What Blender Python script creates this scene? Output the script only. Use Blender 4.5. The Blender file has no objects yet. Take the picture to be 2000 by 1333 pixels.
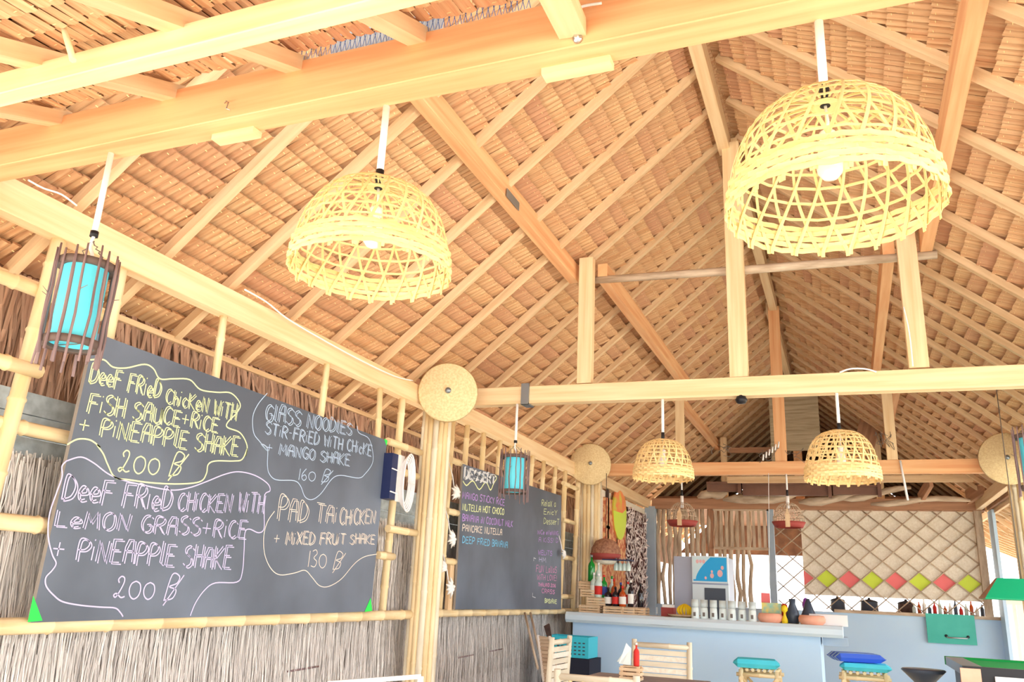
import bpy, math, random
from mathutils import Vector, Matrix
from math import pi, sin, cos, radians
random.seed(7)
R_ = random.Random(11)
S = bpy.context.scene
COL = S.collection
EYE = 1.3
# ------------------------------------------------------------------ camera
CAMROWS = ((0.9291194, 0.3671082, 0.0443696), (-0.0675985, 0.2865900, -0.9556655), (-0.3635486, 0.8849281, 0.2910923))
cam = bpy.data.cameras.new('camera'); camo = bpy.data.objects.new('camera', cam); COL.objects.link(camo)
cam.sensor_width = 36; cam.lens = 1600 / 2000 * 36; cam.clip_start = .05; cam.clip_end = 500
r, d, f = [Vector(v) for v in CAMROWS]
camo.matrix_world = Matrix(((r.x, -d.x, -f.x, 0), (r.y, -d.y, -f.y, 0), (r.z, -d.z, -f.z, EYE), (0, 0, 0, 1)))
S.camera = camo
# ------------------------------------------------------------------ light
world = bpy.data.worlds.new('world'); S.world = world; world.use_nodes = True
bg = world.node_tree.nodes['Background']
bg.inputs['Color'].default_value = (.93, .97, 1, 1); bg.inputs['Strength'].default_value = 2.0
sun = bpy.data.lights.new('sun', 'SUN'); suno = bpy.data.objects.new('sun', sun); COL.objects.link(suno)
sun.energy = 6.0; sun.angle = radians(3); sun.color = (1, .93, .82)
suno.rotation_euler = (radians(-12), radians(-36), 0)
S.view_settings.view_transform = 'Standard'; S.view_settings.look = 'None'
S.view_settings.gamma = 1; S.view_settings.use_curve_mapping = False
S.view_settings.exposure = 1.22
S.cycles.diffuse_bounces = 6; S.cycles.max_bounces = 12

def P(px, py, X=None, Y=None, Z=None):
    """the point where the sight line of a picture position meets the wall, truss or height it belongs to (Z is measured from eye level)"""
    v = r * ((px - 1000) / 1600) + d * ((py - 666.5) / 1600) + f
    t = X / v.x if X is not None else Y / v.y if Y is not None else Z / v.z
    return Vector((v.x * t, v.y * t, v.z * t + EYE))
def proj(p):
    q = Vector((p[0], p[1], p[2] - EYE)); z = f.dot(q)
    if z < .1: return None
    return (1000 + 1600 * r.dot(q) / z, 666.5 + 1600 * d.dot(q) / z)

# ------------------------------------------------------------------ materials
def lin(c): return tuple(((x / 255) / 12.92 if x / 255 <= .04045 else ((x / 255 + .055) / 1.055) ** 2.4) for x in c)
MATS = {}
def mat(name, rgb, rough=.7, rgb2=None, scale=(8, 8, 8), coord='Object', tone=0, tone_rgb=None, bump=0, bscale=None, metal=0, alpha=None, trans=0, emit=0, spec=.3, detail=4, mixlo=.35, mixhi=.65, island=0, ior=1.45):
    m = bpy.data.materials.new(name); m.use_nodes = True; nt = m.node_tree; N = nt.nodes; L = nt.links
    b = N['Principled BSDF']; b.inputs['Roughness'].default_value = rough; b.inputs['Metallic'].default_value = metal
    b.inputs['Specular IOR Level'].default_value = spec
    c1 = (*lin(rgb), 1)
    out = None
    tc = N.new('ShaderNodeTexCoord'); mp = N.new('ShaderNodeMapping'); mp.inputs['Scale'].default_value = scale
    L.new(tc.outputs[coord], mp.inputs['Vector'])
    if rgb2 is not None:
        nz = N.new('ShaderNodeTexNoise'); nz.inputs['Scale'].default_value = 1; nz.inputs['Detail'].default_value = detail
        L.new(mp.outputs[0], nz.inputs['Vector'])
        mr = N.new('ShaderNodeMapRange'); mr.inputs['From Min'].default_value = mixlo; mr.inputs['From Max'].default_value = mixhi
        L.new(nz.outputs['Fac'], mr.inputs['Value'])
        mx = N.new('ShaderNodeMix'); mx.data_type = 'RGBA'; mx.inputs['A'].default_value = c1; mx.inputs['B'].default_value = (*lin(rgb2), 1)
        L.new(mr.outputs[0], mx.inputs['Factor']); out = mx.outputs['Result']
    if tone:
        at = N.new('ShaderNodeAttribute'); at.attribute_name = 'tone'
        mx = N.new('ShaderNodeMix'); mx.data_type = 'RGBA'; mx.inputs['B'].default_value = (*lin(tone_rgb), 1)
        if out: L.new(out, mx.inputs['A'])
        else: mx.inputs['A'].default_value = c1
        mt = N.new('ShaderNodeMath'); mt.operation = 'MULTIPLY'; mt.inputs[1].default_value = tone
        L.new(at.outputs['Fac'], mt.inputs[0]); L.new(mt.outputs[0], mx.inputs['Factor']); out = mx.outputs['Result']
    if island:
        ge = N.new('ShaderNodeNewGeometry'); hs = N.new('ShaderNodeHueSaturation')
        m2 = N.new('ShaderNodeMapRange'); m2.inputs['To Min'].default_value = 1 - island; m2.inputs['To Max'].default_value = 1 + island * .6
        L.new(ge.outputs['Random Per Island'], m2.inputs['Value']); L.new(m2.outputs[0], hs.inputs['Value'])
        if out: L.new(out, hs.inputs['Color'])
        else: hs.inputs['Color'].default_value = c1
        out = hs.outputs[0]
    if out: L.new(out, b.inputs['Base Color'])
    else: b.inputs['Base Color'].default_value = c1
    if bump:
        n2 = N.new('ShaderNodeTexNoise'); n2.inputs['Scale'].default_value = 1; n2.inputs['Detail'].default_value = 3
        m3 = N.new('ShaderNodeMapping'); m3.inputs['Scale'].default_value = bscale or scale
        L.new(tc.outputs[coord], m3.inputs['Vector']); L.new(m3.outputs[0], n2.inputs['Vector'])
        bp = N.new('ShaderNodeBump'); bp.inputs['Strength'].default_value = bump; bp.inputs['Distance'].default_value = .01
        L.new(n2.outputs['Fac'], bp.inputs['Height']); L.new(bp.outputs[0], b.inputs['Normal'])
    if trans: b.inputs['Transmission Weight'].default_value = trans; b.inputs['IOR'].default_value = ior
    if alpha is not None: b.inputs['Alpha'].default_value = alpha
    if emit: b.inputs['Emission Color'].default_value = c1; b.inputs['Emission Strength'].default_value = emit
    MATS[name] = m; return m
UV = dict(coord='UV')
timber = mat('pale_timber', (241, 217, 178), .6, (229, 196, 150), (1.2, 26, 1), bump=.1, **UV)
timber_o = mat('orange_timber', (238, 192, 144), .6, (224, 160, 114), (1.0, 20, 1), bump=.12, **UV)
rafterm = mat('rafter_timber', (234, 206, 168), .7, (214, 180, 140), (2, 22, 1), bump=.15, tone=.35, tone_rgb=(190, 150, 116), **UV)
bamboo = mat('dry_bamboo', (240, 222, 184), .5, (226, 200, 152), (3, 12, 1), bump=.08, **UV)
bamboo_g = mat('grey_bamboo', (236, 228, 208), .55, (212, 202, 180), (3, 12, 1), bump=.1, **UV)
nodem = mat('bamboo_node', (196, 162, 110), .7)
driftw = mat('driftwood', (216, 198, 176), .8, (176, 154, 132), (4, 14, 1), bump=.3, **UV)
leafm = mat('thatch_leaf', (230, 194, 150), .75, (202, 152, 108), (3, 70, 1), tone=.85, tone_rgb=(196, 144, 116), bump=.25, bscale=(2, 90, 1), island=.07, **UV)
leafd = mat('thatch_leaf_outer_shade', (128, 90, 66), .85, (96, 66, 50), (6, 40, 6))  # outer leaves darkened, putting the shade of the leaf gaps into their colour
stitch = mat('stitch_cane', (250, 226, 170), .6)
fringem = mat('dry_leaf_fringe', (200, 166, 144), .8, (160, 124, 106), (3, 40, 1), island=.3, **UV)
grassm = mat('grass_straw', (246, 243, 240), .85, (218, 212, 212), (2, 30, 1), island=.35, **UV)
grassb = mat('grass_backing', (188, 180, 174), .9, (150, 142, 138), (30, 30, 3))
slate = mat('chalkboard_paint', (84, 93, 108), .42, (118, 130, 150), (2.2, 1.2, 1.2), mixlo=.4, mixhi=.8, bump=.03, spec=.35, bscale=(60, 60, 3))
boardedge = mat('board_edge', (150, 144, 140), .7)
CH = {}
for n_, c_ in dict(yellow=(234, 244, 190), purple=(206, 202, 240), blue=(190, 212, 240), beige=(236, 226, 218), green=(64, 226, 96), white=(232, 236, 244), pink=(226, 160, 206), cyan=(130, 200, 240), violet=(190, 156, 226)).items():
    CH[n_] = mat('chalk_' + n_, c_, .95, spec=.05)
cane = mat('basket_cane', (240, 226, 172), .55, (228, 206, 140), (4, 30, 1), island=.12, **UV)
cane_d = mat('basket_cane_amber', (244, 218, 164), .55, (230, 194, 132), (4, 30, 1), island=.14, **UV)
strawm = mat('woven_straw', (240, 220, 176), .7, (224, 198, 150), (60, 60, 60), bump=.4, bscale=(90, 90, 90))
whitep = mat('white_plastic', (245, 245, 248), .35)
blackp = mat('black_plastic', (34, 34, 40), .4)
bulbm = mat('bulb_glass', (252, 252, 252), .2)
turq = mat('turquoise_fabric', (90, 214, 246), .6, (110, 226, 250), (3, 3, 3))
stickm = mat('grey_twig', (150, 128, 130), .8, (112, 92, 96), (4, 10, 1), bump=.3, **UV)
ringm = mat('dark_hoop', (104, 88, 84), .7)
skyblue = mat('pale_blue_paint', (198, 228, 255), .55, (190, 222, 254), (1.5, 1.5, 1.5), bump=.02)
skyblue2 = mat('counter_top_paint', (220, 238, 250), .45, (212, 232, 248), (2, 2, 2))
greyblue = mat('grey_blue_paint', (172, 190, 208), .6, (160, 178, 198), (3, 3, 3))
plankg = mat('weathered_blue_plank', (186, 200, 208), .8, (160, 172, 180), (2, 20, 20))
sand = mat('sand', (236, 226, 208), .95, (226, 214, 192), (.8, .8, .8), bump=.2, bscale=(8, 8, 8))
metalg = mat('galvanised_metal', (150, 160, 170), .4, metal=.8)
steel = mat('bright_steel', (200, 204, 210), .3, metal=1)
wirem = mat('wire', (120, 110, 104), .6)
netb = mat('blue_net_cord', (96, 130, 200), .6)
white = mat('white_paint', (240, 240, 240), .5)
matw = mat('woven_bamboo_mat', (246, 240, 228), .7, (232, 224, 208), (40, 40, 40), bump=.3, bscale=(50, 50, 50))
matg = mat('grey_woven_mat', (196, 184, 158), .75, (164, 150, 124), (3, 50, 50), bump=.2)
redp = mat('coral_paint', (246, 128, 132), .6); limep = mat('lime_paint', (214, 238, 84), .6)
pinkp = mat('pink_orange_paint', (246, 150, 96), .7, (220, 214, 90), (4, 4, 4), mixlo=.45, mixhi=.6)
maroon = mat('maroon_paint', (160, 70, 66), .6); darkw = mat('dark_carved_wood', (88, 70, 66), .6, (70, 54, 52), (20, 20, 20))
brownw = mat('brown_timber', (190, 146, 116), .7, (166, 124, 98), (2, 20, 1), **UV)
gutterm = mat('brown_fascia', (132, 98, 84), .6, (116, 84, 74), (4, 4, 4))
tealp = mat('teal_paint', (70, 186, 172), .5, (84, 200, 186), (3, 3, 3))
greenf = mat('green_baize', (20, 150, 70), .9); greenp = mat('green_lamp_paint', (24, 166, 116), .4)
clay = mat('terracotta', (246, 186, 160), .7, (238, 170, 144), (8, 8, 8))
banan = mat('banana_skin', (240, 210, 40), .5); darkv = mat('dark_ceramic', (70, 80, 96), .3)
glass = mat('clear_glass', (232, 244, 246), .15, trans=.25, spec=.5); paper = mat('white_tissue', (235, 246, 246), .8)
gbottle = mat('green_glass', (20, 140, 50), .08, spec=.6); bbottle = mat('dark_glass', (30, 26, 34), .08, spec=.6)
cbottle = mat('pale_bottle_glass', (205, 225, 220), .08, spec=.6); abottle = mat('amber_glass', (190, 80, 30), .1, spec=.6)
rlabel = mat('red_label', (210, 50, 44), .6); wlabel = mat('white_label', (240, 240, 236), .6); blabel = mat('blue_label', (60, 80, 160), .6)
crate = mat('pine_slat', (232, 206, 172), .65, (210, 176, 138), (3, 20, 1), **UV)
cyanc = mat('cyan_cushion', (64, 214, 244), .8, (90, 224, 248), (3, 3, 3)); bluec = mat('blue_striped_cushion', (70, 110, 226), .8)
paleb = mat('pale_blue_cloth', (170, 214, 246), .8)
turqb = mat('turquoise_plastic', (60, 196, 220), .4); navy = mat('navy_plastic', (38, 48, 90), .4)
fridge = mat('fridge_side', (176, 184, 206), .4); fridgew = mat('fridge_white', (222, 238, 248), .3)
adblue = mat('sign_blue', (40, 176, 244), .4); adpale = mat('sign_pale', (214, 240, 250), .4); adpink = mat('sign_pink', (240, 190, 196), .4)
fabric_o = mat('patterned_cloth', (236, 190, 140), .9, (206, 120, 90), (14, 14, 14), mixlo=.45, mixhi=.55)
shellm = mat('shell', (244, 232, 232), .6, island=.2); darkr = mat('dark_board', (84, 40, 44), .8)
darkmesh = mat('dark_void_cloth', (40, 44, 60), .9)
gmat = mat('grey_slate_wood', (150, 140, 140), .7, (130, 120, 122), (2, 20, 20))

# ------------------------------------------------------------------ mesh builder
class MB:
    def __init__(s): s.v = []; s.f = []; s.uv = []; s.m = []; s.t = []; s.mi = 0; s.tone = 0; s.sm = []
    def quad(s, pts, uv=None, smooth=False):
        i = len(s.v); s.v += [Vector(p) for p in pts]; s.f.append(tuple(range(i, i + len(pts))))
        s.uv.append(uv or [(p[0] + p[1], p[2]) for p in s.v[i:]]); s.m.append(s.mi); s.t.append(s.tone); s.sm.append(smooth)
    def face(s, idx, uv, smooth=False):
        s.f.append(tuple(idx)); s.uv.append(uv); s.m.append(s.mi); s.t.append(s.tone); s.sm.append(smooth)
    def beam(s, a, b, w, h, up=(0, 0, 1), taper=1.0, bev=0):
        """a box from a to b, w across, h along up"""
        a = Vector(a); b = Vector(b); ax = (b - a); L = ax.length; ax.normalize(); up = Vector(up)
        sd = ax.cross(up)
        if sd.length < 1e-4: sd = ax.cross(Vector((1, 0, 0)))
        sd.normalize(); up = sd.cross(ax).normalized()
        u0 = R_.random() * 5
        if bev: cs = [(-1 + bev / w * 2, -1), (1 - bev / w * 2, -1), (1, -1 + bev / h * 2), (1, 1 - bev / h * 2), (1 - bev / w * 2, 1), (-1 + bev / w * 2, 1), (-1, 1 - bev / h * 2), (-1, -1 + bev / h * 2)]
        else: cs = [(-1, -1), (1, -1), (1, 1), (-1, 1)]
        i = len(s.v); n = len(cs)
        for p, k in ((a, 1), (b, taper)):
            for x, y in cs: s.v.append(p + sd * (x * w / 2 * k) + up * (y * h / 2 * k))
        per = [0]
        for k in range(n):
            q, p2 = cs[k], cs[(k + 1) % n]; per.append(per[-1] + math.hypot((p2[0] - q[0]) * w / 2, (p2[1] - q[1]) * h / 2))
        for k in range(n):
            k2 = (k + 1) % n
            s.face((i + k, i + k2, i + n + k2, i + n + k), [(u0, per[k]), (u0, per[k + 1]), (u0 + L, per[k + 1]), (u0 + L, per[k])])
        s.face([i + k for k in range(n)][::-1], [(u0, .01 * k) for k in range(n)]); s.face([i + n + k for k in range(n)], [(u0, .01 * k) for k in range(n)])
        return s
    def box(s, lo, hi):
        lo = Vector(lo); hi = Vector(hi); c = (lo + hi) / 2; dd = hi - lo
        k = max(range(3), key=lambda i: dd[i])
        a = c.copy(); b = c.copy(); a[k] = lo[k]; b[k] = hi[k]
        if k == 2: s.beam(a, b, dd.x, dd.y, (0, 1, 0))
        elif k == 0: s.beam(a, b, dd.y, dd.z)
        else: s.beam(a, b, dd.x, dd.z)
        return s
    def tube(s, pts, rad, n=8, cap=True, smooth=True):
        pts = [Vector(p) for p in pts]; m = len(pts)
        rr = rad if isinstance(rad, (list, tuple)) else [rad] * m
        i = len(s.v); u = R_.random() * 5; us = []
        prev = None
        for k, p in enumerate(pts):
            t = (pts[min(k + 1, m - 1)] - pts[max(k - 1, 0)])
            if t.length < 1e-9: t = Vector((0, 0, 1))
            t.normalize()
            if prev is None:
                x = t.cross(Vector((0, 0, 1)))
                if x.length < .05: x = t.cross(Vector((0, 1, 0)))
            else: x = prev - t * prev.dot(t)
            x.normalize(); prev = x; y = t.cross(x)
            if k: u += (pts[k] - pts[k - 1]).length
            us.append(u)
            for j in range(n): s.v.append(p + (x * cos(2 * pi * j / n) + y * sin(2 * pi * j / n)) * rr[k])
        for k in range(m - 1):
            for j in range(n):
                j2 = (j + 1) % n; a = i + k * n
                v0, v1 = j / n * .3, (j + 1) / n * .3
                s.face((a + j, a + n + j, a + n + j2, a + j2), [(us[k], v0), (us[k + 1], v0), (us[k + 1], v1), (us[k], v1)], smooth)
        if cap:
            s.face([i + j for j in range(n)], [(0, 0)] * n); s.face([i + (m - 1) * n + j for j in range(n)][::-1], [(0, 0)] * n)
        return s
    def bamboo(s, a, b, rad, n=8, gap=.28):
        a = Vector(a); b = Vector(b); L = (b - a).length; k = max(1, int(L / gap)); pts = [a]; rr = [rad]; ph = R_.uniform(.3, .7)
        for j in range(k):
            t = (j + ph) / k
            for dt, q in ((-.012 / L, 1), (-.004 / L, 1.14), (.004 / L, 1.14), (.012 / L, .98)):
                pts.append(a.lerp(b, t + dt)); rr.append(rad * q)
        pts.append(b); rr.append(rad * .95)
        return s.tube(pts, rr, n)
    def lathe(s, prof, c=(0, 0, 0), n=16, axis=(0, 0, 1), cap=True):
        c = Vector(c); ax = Vector(axis).normalized(); x = ax.orthogonal().normalized(); y = ax.cross(x); i = len(s.v); m = len(prof); u = 0
        for q, z in prof:
            for j in range(n): s.v.append(c + ax * z + (x * cos(2 * pi * j / n) + y * sin(2 * pi * j / n)) * max(q, .0004))
        for k in range(m - 1):
            L = math.hypot(prof[k + 1][0] - prof[k][0], prof[k + 1][1] - prof[k][1])
            for j in range(n):
                j2 = (j + 1) % n; a = i + k * n; v0 = j / n * .5; v1 = (j + 1) / n * .5
                s.face((a + j, a + j2, a + n + j2, a + n + j), [(u, v0), (u, v1), (u + L, v1), (u + L, v0)], True)
            u += L
        if cap:
            s.face([i + j for j in range(n)][::-1], [(0, 0)] * n); s.face([i + (m - 1) * n + j for j in range(n)], [(0, 0)] * n)
        return s
    def disc(s, c, axis, rad, n=20):
        c = Vector(c); ax = Vector(axis).normalized(); x = ax.orthogonal().normalized(); y = ax.cross(x)
        s.quad([c + (x * cos(2 * pi * j / n) + y * sin(2 * pi * j / n)) * rad for j in range(n)]); return s
    def ribbon(s, pts, nrm, w, th=.0015, closed=False):
        """flat strip lying on a surface, nrm a vector or a list of them"""
        pts = [Vector(p) for p in pts]; m = len(pts); i = len(s.v); u = R_.random() * 3
        for k, p in enumerate(pts):
            if closed: t = pts[(k + 1) % m] - pts[k - 1]
            else: t = pts[min(k + 1, m - 1)] - pts[max(k - 1, 0)]
            nn = nrm[k] if isinstance(nrm, list) else nrm
            sd = t.cross(nn)
            if sd.length < 1e-9: sd = Vector((0, 0, 1))
            sd.normalize(); ww = w[k] if isinstance(w, list) else w
            s.v += [p - sd * ww / 2, p - sd * ww / 2 + nn * th, p + sd * ww / 2 + nn * th, p + sd * ww / 2]
        for k in range(m if closed else m - 1):
            a = i + 4 * k; b = i + 4 * ((k + 1) % m); L = (pts[(k + 1) % m] - pts[k]).length
            for x, y, v0 in ((0, 1, 0), (1, 2, .01), (2, 3, .04), (3, 0, .06)):
                s.face((a + x, b + x, b + y, a + y), [(u, v0), (u + L, v0), (u + L, v0 + .02), (u, v0 + .02)])
            u += L
        return s
    def add(s, o, M=None):
        i = len(s.v); s.v += [(M @ v if M else v) for v in o.v]
        s.f += [tuple(i + k for k in q) for q in o.f]; s.uv += o.uv; s.m += [q + s.mi for q in o.m]; s.t += o.t; s.sm += o.sm; return s
    def mesh(s, name, mats, off=None):
        me = bpy.data.meshes.new(name)
        vs = [(v - off) if off is not None else v for v in s.v]
        me.from_pydata([tuple(v) for v in vs], [], s.f)
        uvl = me.uv_layers.new(name='UVMap'); flat = [c for q in s.uv for p in q for c in p]
        uvl.data.foreach_set('uv', flat)
        me.polygons.foreach_set('material_index', s.m); me.polygons.foreach_set('use_smooth', s.sm)
        at = me.attributes.new('tone', 'FLOAT', 'FACE'); at.data.foreach_set('value', s.t)
        for m in (mats if isinstance(mats, (list, tuple)) else [mats]): me.materials.append(m)
        me.update(); return me

def tagit(o, label=None, cat=None, group=None, kind=None):
    for k, v in (('label', label), ('category', cat), ('group', group), ('kind', kind)):
        if v: o[k] = v
    return o
def thing(name, label, cat, loc, group=None):
    o = bpy.data.objects.new(name, None); COL.objects.link(o); o.location = loc; o.empty_display_size = .1
    return tagit(o, label, cat, group)
def struct_root(name, loc=(0, 0, 0)):
    o = bpy.data.objects.new(name, None); COL.objects.link(o); o.location = loc; o['kind'] = 'structure'; return o
def absloc(o):
    v = o.location.copy()
    while o.parent: o = o.parent; v += o.location
    return v
def part(root, name, mb, mats, local=False, label=None, kind=None):
    """a child mesh; mb in world coordinates unless local"""
    me = mb.mesh(name, mats, None if local else absloc(root))
    o = bpy.data.objects.new(name, me); COL.objects.link(o); o.parent = root
    return tagit(o, label, None, None, kind)
def single(name, mb, mats, label=None, cat=None, group=None, kind=None):
    lo = Vector([min(v[k] for v in mb.v) for k in range(3)]); hi = Vector([max(v[k] for v in mb.v) for k in range(3)])
    off = Vector(((lo.x + hi.x) / 2, (lo.y + hi.y) / 2, lo.z))
    o = bpy.data.objects.new(name, mb.mesh(name, mats, off)); COL.objects.link(o); o.location = off
    return tagit(o, label, cat, group, kind)
def copy_tree(o, parent=None, loc=None, rz=None, label=None):
    c = o.copy(); COL.objects.link(c)
    if parent: c.parent = parent
    for ch in list(o.children): copy_tree(ch, c)
    if loc is not None: c.location = loc
    if rz is not None: c.rotation_euler = (0, 0, rz)
    if label: c['label'] = label
    return c
def smooth(pts, k=6, closed=False):
    n = len(pts); out = []
    for i in range(n if closed else n - 1):
        p = [pts[(i + j) % n] if closed else pts[min(max(i + j, 0), n - 1)] for j in (-1, 0, 1, 2)]
        for q in range(k):
            t = q / k
            out.append(tuple(.5 * (2 * p[1][c] + (p[2][c] - p[0][c]) * t + (2 * p[0][c] - 5 * p[1][c] + 4 * p[2][c] - p[3][c]) * t * t + (3 * p[1][c] - p[0][c] - 3 * p[2][c] + p[3][c]) * t ** 3) for c in range(len(p[1]))))
    if not closed: out.append(tuple(pts[-1]))
    return out
X0 = -3.05; XR = 1.78; YC = (1.85, 5.97, 10.0, 14.0)   # wall line, right plate line, truss lines
# ------------------------------------------------------------------ ground
g = MB(); g.quad([(-40, -30, 0), (60, -30, 0), (60, 60, 0), (-40, 60, 0)])
single('floor', g, sand, kind='structure')

# ------------------------------------------------------------------ thatch
XC = -.65; ZC = 3.6 + EYE; M_ = .83
PITCH = .112
def leaf_panel(seed, gap=.915, hh=.012, zt=.032):
    """a course of doubled leaves between two rafters: x 0..1 across, y down the slope, z towards the room"""
    rg = random.Random(seed); m = MB(); n = rg.choice((11, 12, 13)); base = rg.choice((0, .06, .12, .2, .3, .4, .5, .65, .85))
    for k in range(n):
        x0 = k / n; x1 = (k + gap) / n; xm = x0 + (x1 - x0) * .62; y0 = rg.uniform(-.004, .004); z0 = zt + rg.uniform(0, .006); z1 = -.014 + rg.uniform(-.003, .002)
        sk = rg.uniform(-.006, .006)
        m.tone = min(1, max(0, base + rg.uniform(-.07, .1))); y1 = PITCH + .035
        u = rg.uniform(0, 9); v = rg.uniform(0, 9)
        for a, b, za, zb, va in ((x0, xm, 0, hh, 0), (xm, x1, hh, hh * .45, .02)):
            m.quad([(a, y0, z0 + za), (a + sk, y1, z1 + za), (b + sk, y1, z1 + zb), (b, y0, z0 + zb)], [(u, v + va), (u + .15, v + va), (u + .15, v + va + .02), (u, v + va + .02)])
        m.quad([(x0, y0, z0 - .012), (x0, y0, z0), (xm, y0, z0 + hh), (x1, y0, z0 + hh * .45), (x1, y0, z0 - .012)], [(u, v)] * 5)
    m.mi = 1; m.tone = 0
    for k in range(8):
        x = (k + .5 + rg.uniform(-.15, .15)) / 8; y = .028 + rg.uniform(-.003, .003); z = zt + hh + .0015
        m.quad([(x - .013, y - .002, z), (x - .013, y + .002, z), (x + .013, y + .004, z), (x + .013, y)+(z,)])
    return m
VARS = [leaf_panel(100 + k) for k in range(26)]
VMESH = [v.mesh('thatch_panel', [leafm, stitch]) for v in VARS]
VARS2 = [leaf_panel(300 + k, .985, .006, .022) for k in range(16)]; VMESH2 = [v.mesh('thatch_panel', [leafm, stitch]) for v in VARS2]
def slope(name, org, u, v, rows, gaps, label, extra=None):
    """org: point on the rafter top line at the high edge; u along the ridge, v down the slope"""
    u = Vector(u); v = Vector(v).normalized(); n = u.cross(v)
    if n.z > 0: n = -n
    root = struct_root(name, org); org = Vector(org); root['label'] = label; VV, VM = (VARS2, VMESH2) if extra else (VARS, VMESH)
    cells = []
    for (a, b) in gaps:
        for k in range(rows):
            c0 = org + u * a + v * (k * PITCH)
            pts = [proj(c0 + u * (b - a) * i + v * PITCH * j) for i, j in ((0, 0), (1, 0), (1, 1), (0, 1))]
            if any(p is None for p in pts): continue
            xs = [p[0] for p in pts]; ys = [p[1] for p in pts]
            if max(xs) < -60 or min(xs) > 2060 or max(ys) < -60 or min(ys) > 1400: continue
            ar = abs(sum(pts[i][0] * pts[(i + 1) % 4][1] - pts[(i + 1) % 4][0] * pts[i][1] for i in range(4))) / 2
            inside = sum(0 <= p[0] <= 2000 and 0 <= p[1] <= 1333 for p in pts)
            cells.append((ar * (1 if inside else .01), a, b, k))
    cells.sort(reverse=True); rg = random.Random(len(cells)); st = MB()
    for idx, (ar, a, b, k) in enumerate(cells):
        q = rg.randrange(len(VV)); wj = (b - a)
        o_ = org + u * a + v * (k * PITCH + rg.uniform(-.005, .005)) - n * .004
        sgn = 1
        tl = rg.uniform(-.004, .004)
        Mx = Matrix(((u.x * wj, v.x, n.x, o_.x), (u.y * wj, v.y, n.y, o_.y), (u.z * wj, v.z, n.z, o_.z), (0, 0, 0, 1)))
        if idx < 300:
            o = bpy.data.objects.new('thatch_panel', VM[q]); COL.objects.link(o); o.parent = root
            o.matrix_basis = Matrix.Translation(-org) @ Mx
        else: st.add(VV[q], Mx)
    if st.v:
        so = part(root, 'thatch_panels_far', st, [leafm, stitch]); so['kind'] = 'stuff'
    return root, org, u, v, n
def rafter(root, a, b, w=.05, h=.05, tone=0, mt=None):
    m = MB(); m.tone = tone; m.beam(a, b, w, h); return part(root, 'rafter', m, mt or rafterm)

raft_y = [1.82 + .535 * k for k in range(34)]
gaps = [(raft_y[k] + .0, raft_y[k + 1]) for k in range(len(raft_y) - 1)]
sl = math.hypot(1, M_); rr_ = random.Random(3)
for side, nm in ((-1, 'ceiling'), (1, 'ceiling.001')):
    lab = 'left slope of the leaf-thatched roof' if side < 0 else 'right slope of the leaf-thatched roof'
    top = (XC, 0, ZC + .105)
    w_ = 2.86 if side < 0 else 2.95
    root, org, u, v, n = slope(nm, top, (0, 1, 0), (side, 0, -M_), int(w_ * sl / PITCH), gaps, lab)
    # rafters below the leaves
    for y in raft_y:
        dy = rr_.uniform(-.02, .02); dz = .035
        a = Vector((XC + side * .04, y + dy, ZC + .015)); b = Vector((XC + side * w_, y + dy + rr_.uniform(-.04, .04), ZC + .015 - M_ * (w_ - .0)))
        rafter(root, a, b, .048, .05, rr_.choice((0, .1, .3, .5)))
    # outer layer of leaves closing the roof
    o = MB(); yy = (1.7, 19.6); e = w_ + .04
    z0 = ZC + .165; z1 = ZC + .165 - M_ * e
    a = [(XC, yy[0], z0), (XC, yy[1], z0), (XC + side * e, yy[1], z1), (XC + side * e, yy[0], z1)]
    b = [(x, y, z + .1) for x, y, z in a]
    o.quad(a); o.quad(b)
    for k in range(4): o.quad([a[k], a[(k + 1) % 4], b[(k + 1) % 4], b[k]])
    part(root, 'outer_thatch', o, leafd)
    if side < 0:
        e = MB(); e.beam((XC - w_ + .05, 1.7, ZC - M_ * (w_ - .05) - .0), (XC - w_ + .05, 19.5, ZC - M_ * (w_ - .05)), .05, .03); part(root, 'eave_batten', e, rafterm)
# porch roof in front of the near beam, falling towards the beach
KP = .4
px_r = [-3.15, -2.6, -2.07, -1.56, -1.12, -.6, -.1, .4, .9, 1.4, 1.9]
org = Vector((0, 1.765, EYE + 1.57 + .045))
sp = math.hypot(1, KP)
def porch_z(y): return EYE + 1.57 + KP * (y - 1.85)
root, org, u, v, n = slope('ceiling.002', org, (1, 0, 0), (0, -1, -KP), int(2.5 * sp / PITCH), [(px_r[k], px_r[k + 1]) for k in range(len(px_r) - 1)], 'low porch roof of leaf thatch in front of the near beam', True)
for k, x in enumerate(px_r):
    if x == -.6: continue
    rafter(root, (x + .03, 1.84, porch_z(1.84) + .02), (x, -.8, porch_z(-.8) + .02), .06, .05, 0)
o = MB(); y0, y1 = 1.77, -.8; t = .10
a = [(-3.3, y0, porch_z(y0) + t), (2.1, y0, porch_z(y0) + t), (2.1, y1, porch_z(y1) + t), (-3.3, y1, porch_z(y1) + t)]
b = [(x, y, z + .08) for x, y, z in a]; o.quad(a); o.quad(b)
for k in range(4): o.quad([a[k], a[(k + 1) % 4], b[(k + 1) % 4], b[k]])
part(root, 'outer_thatch', o, leafd)

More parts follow.
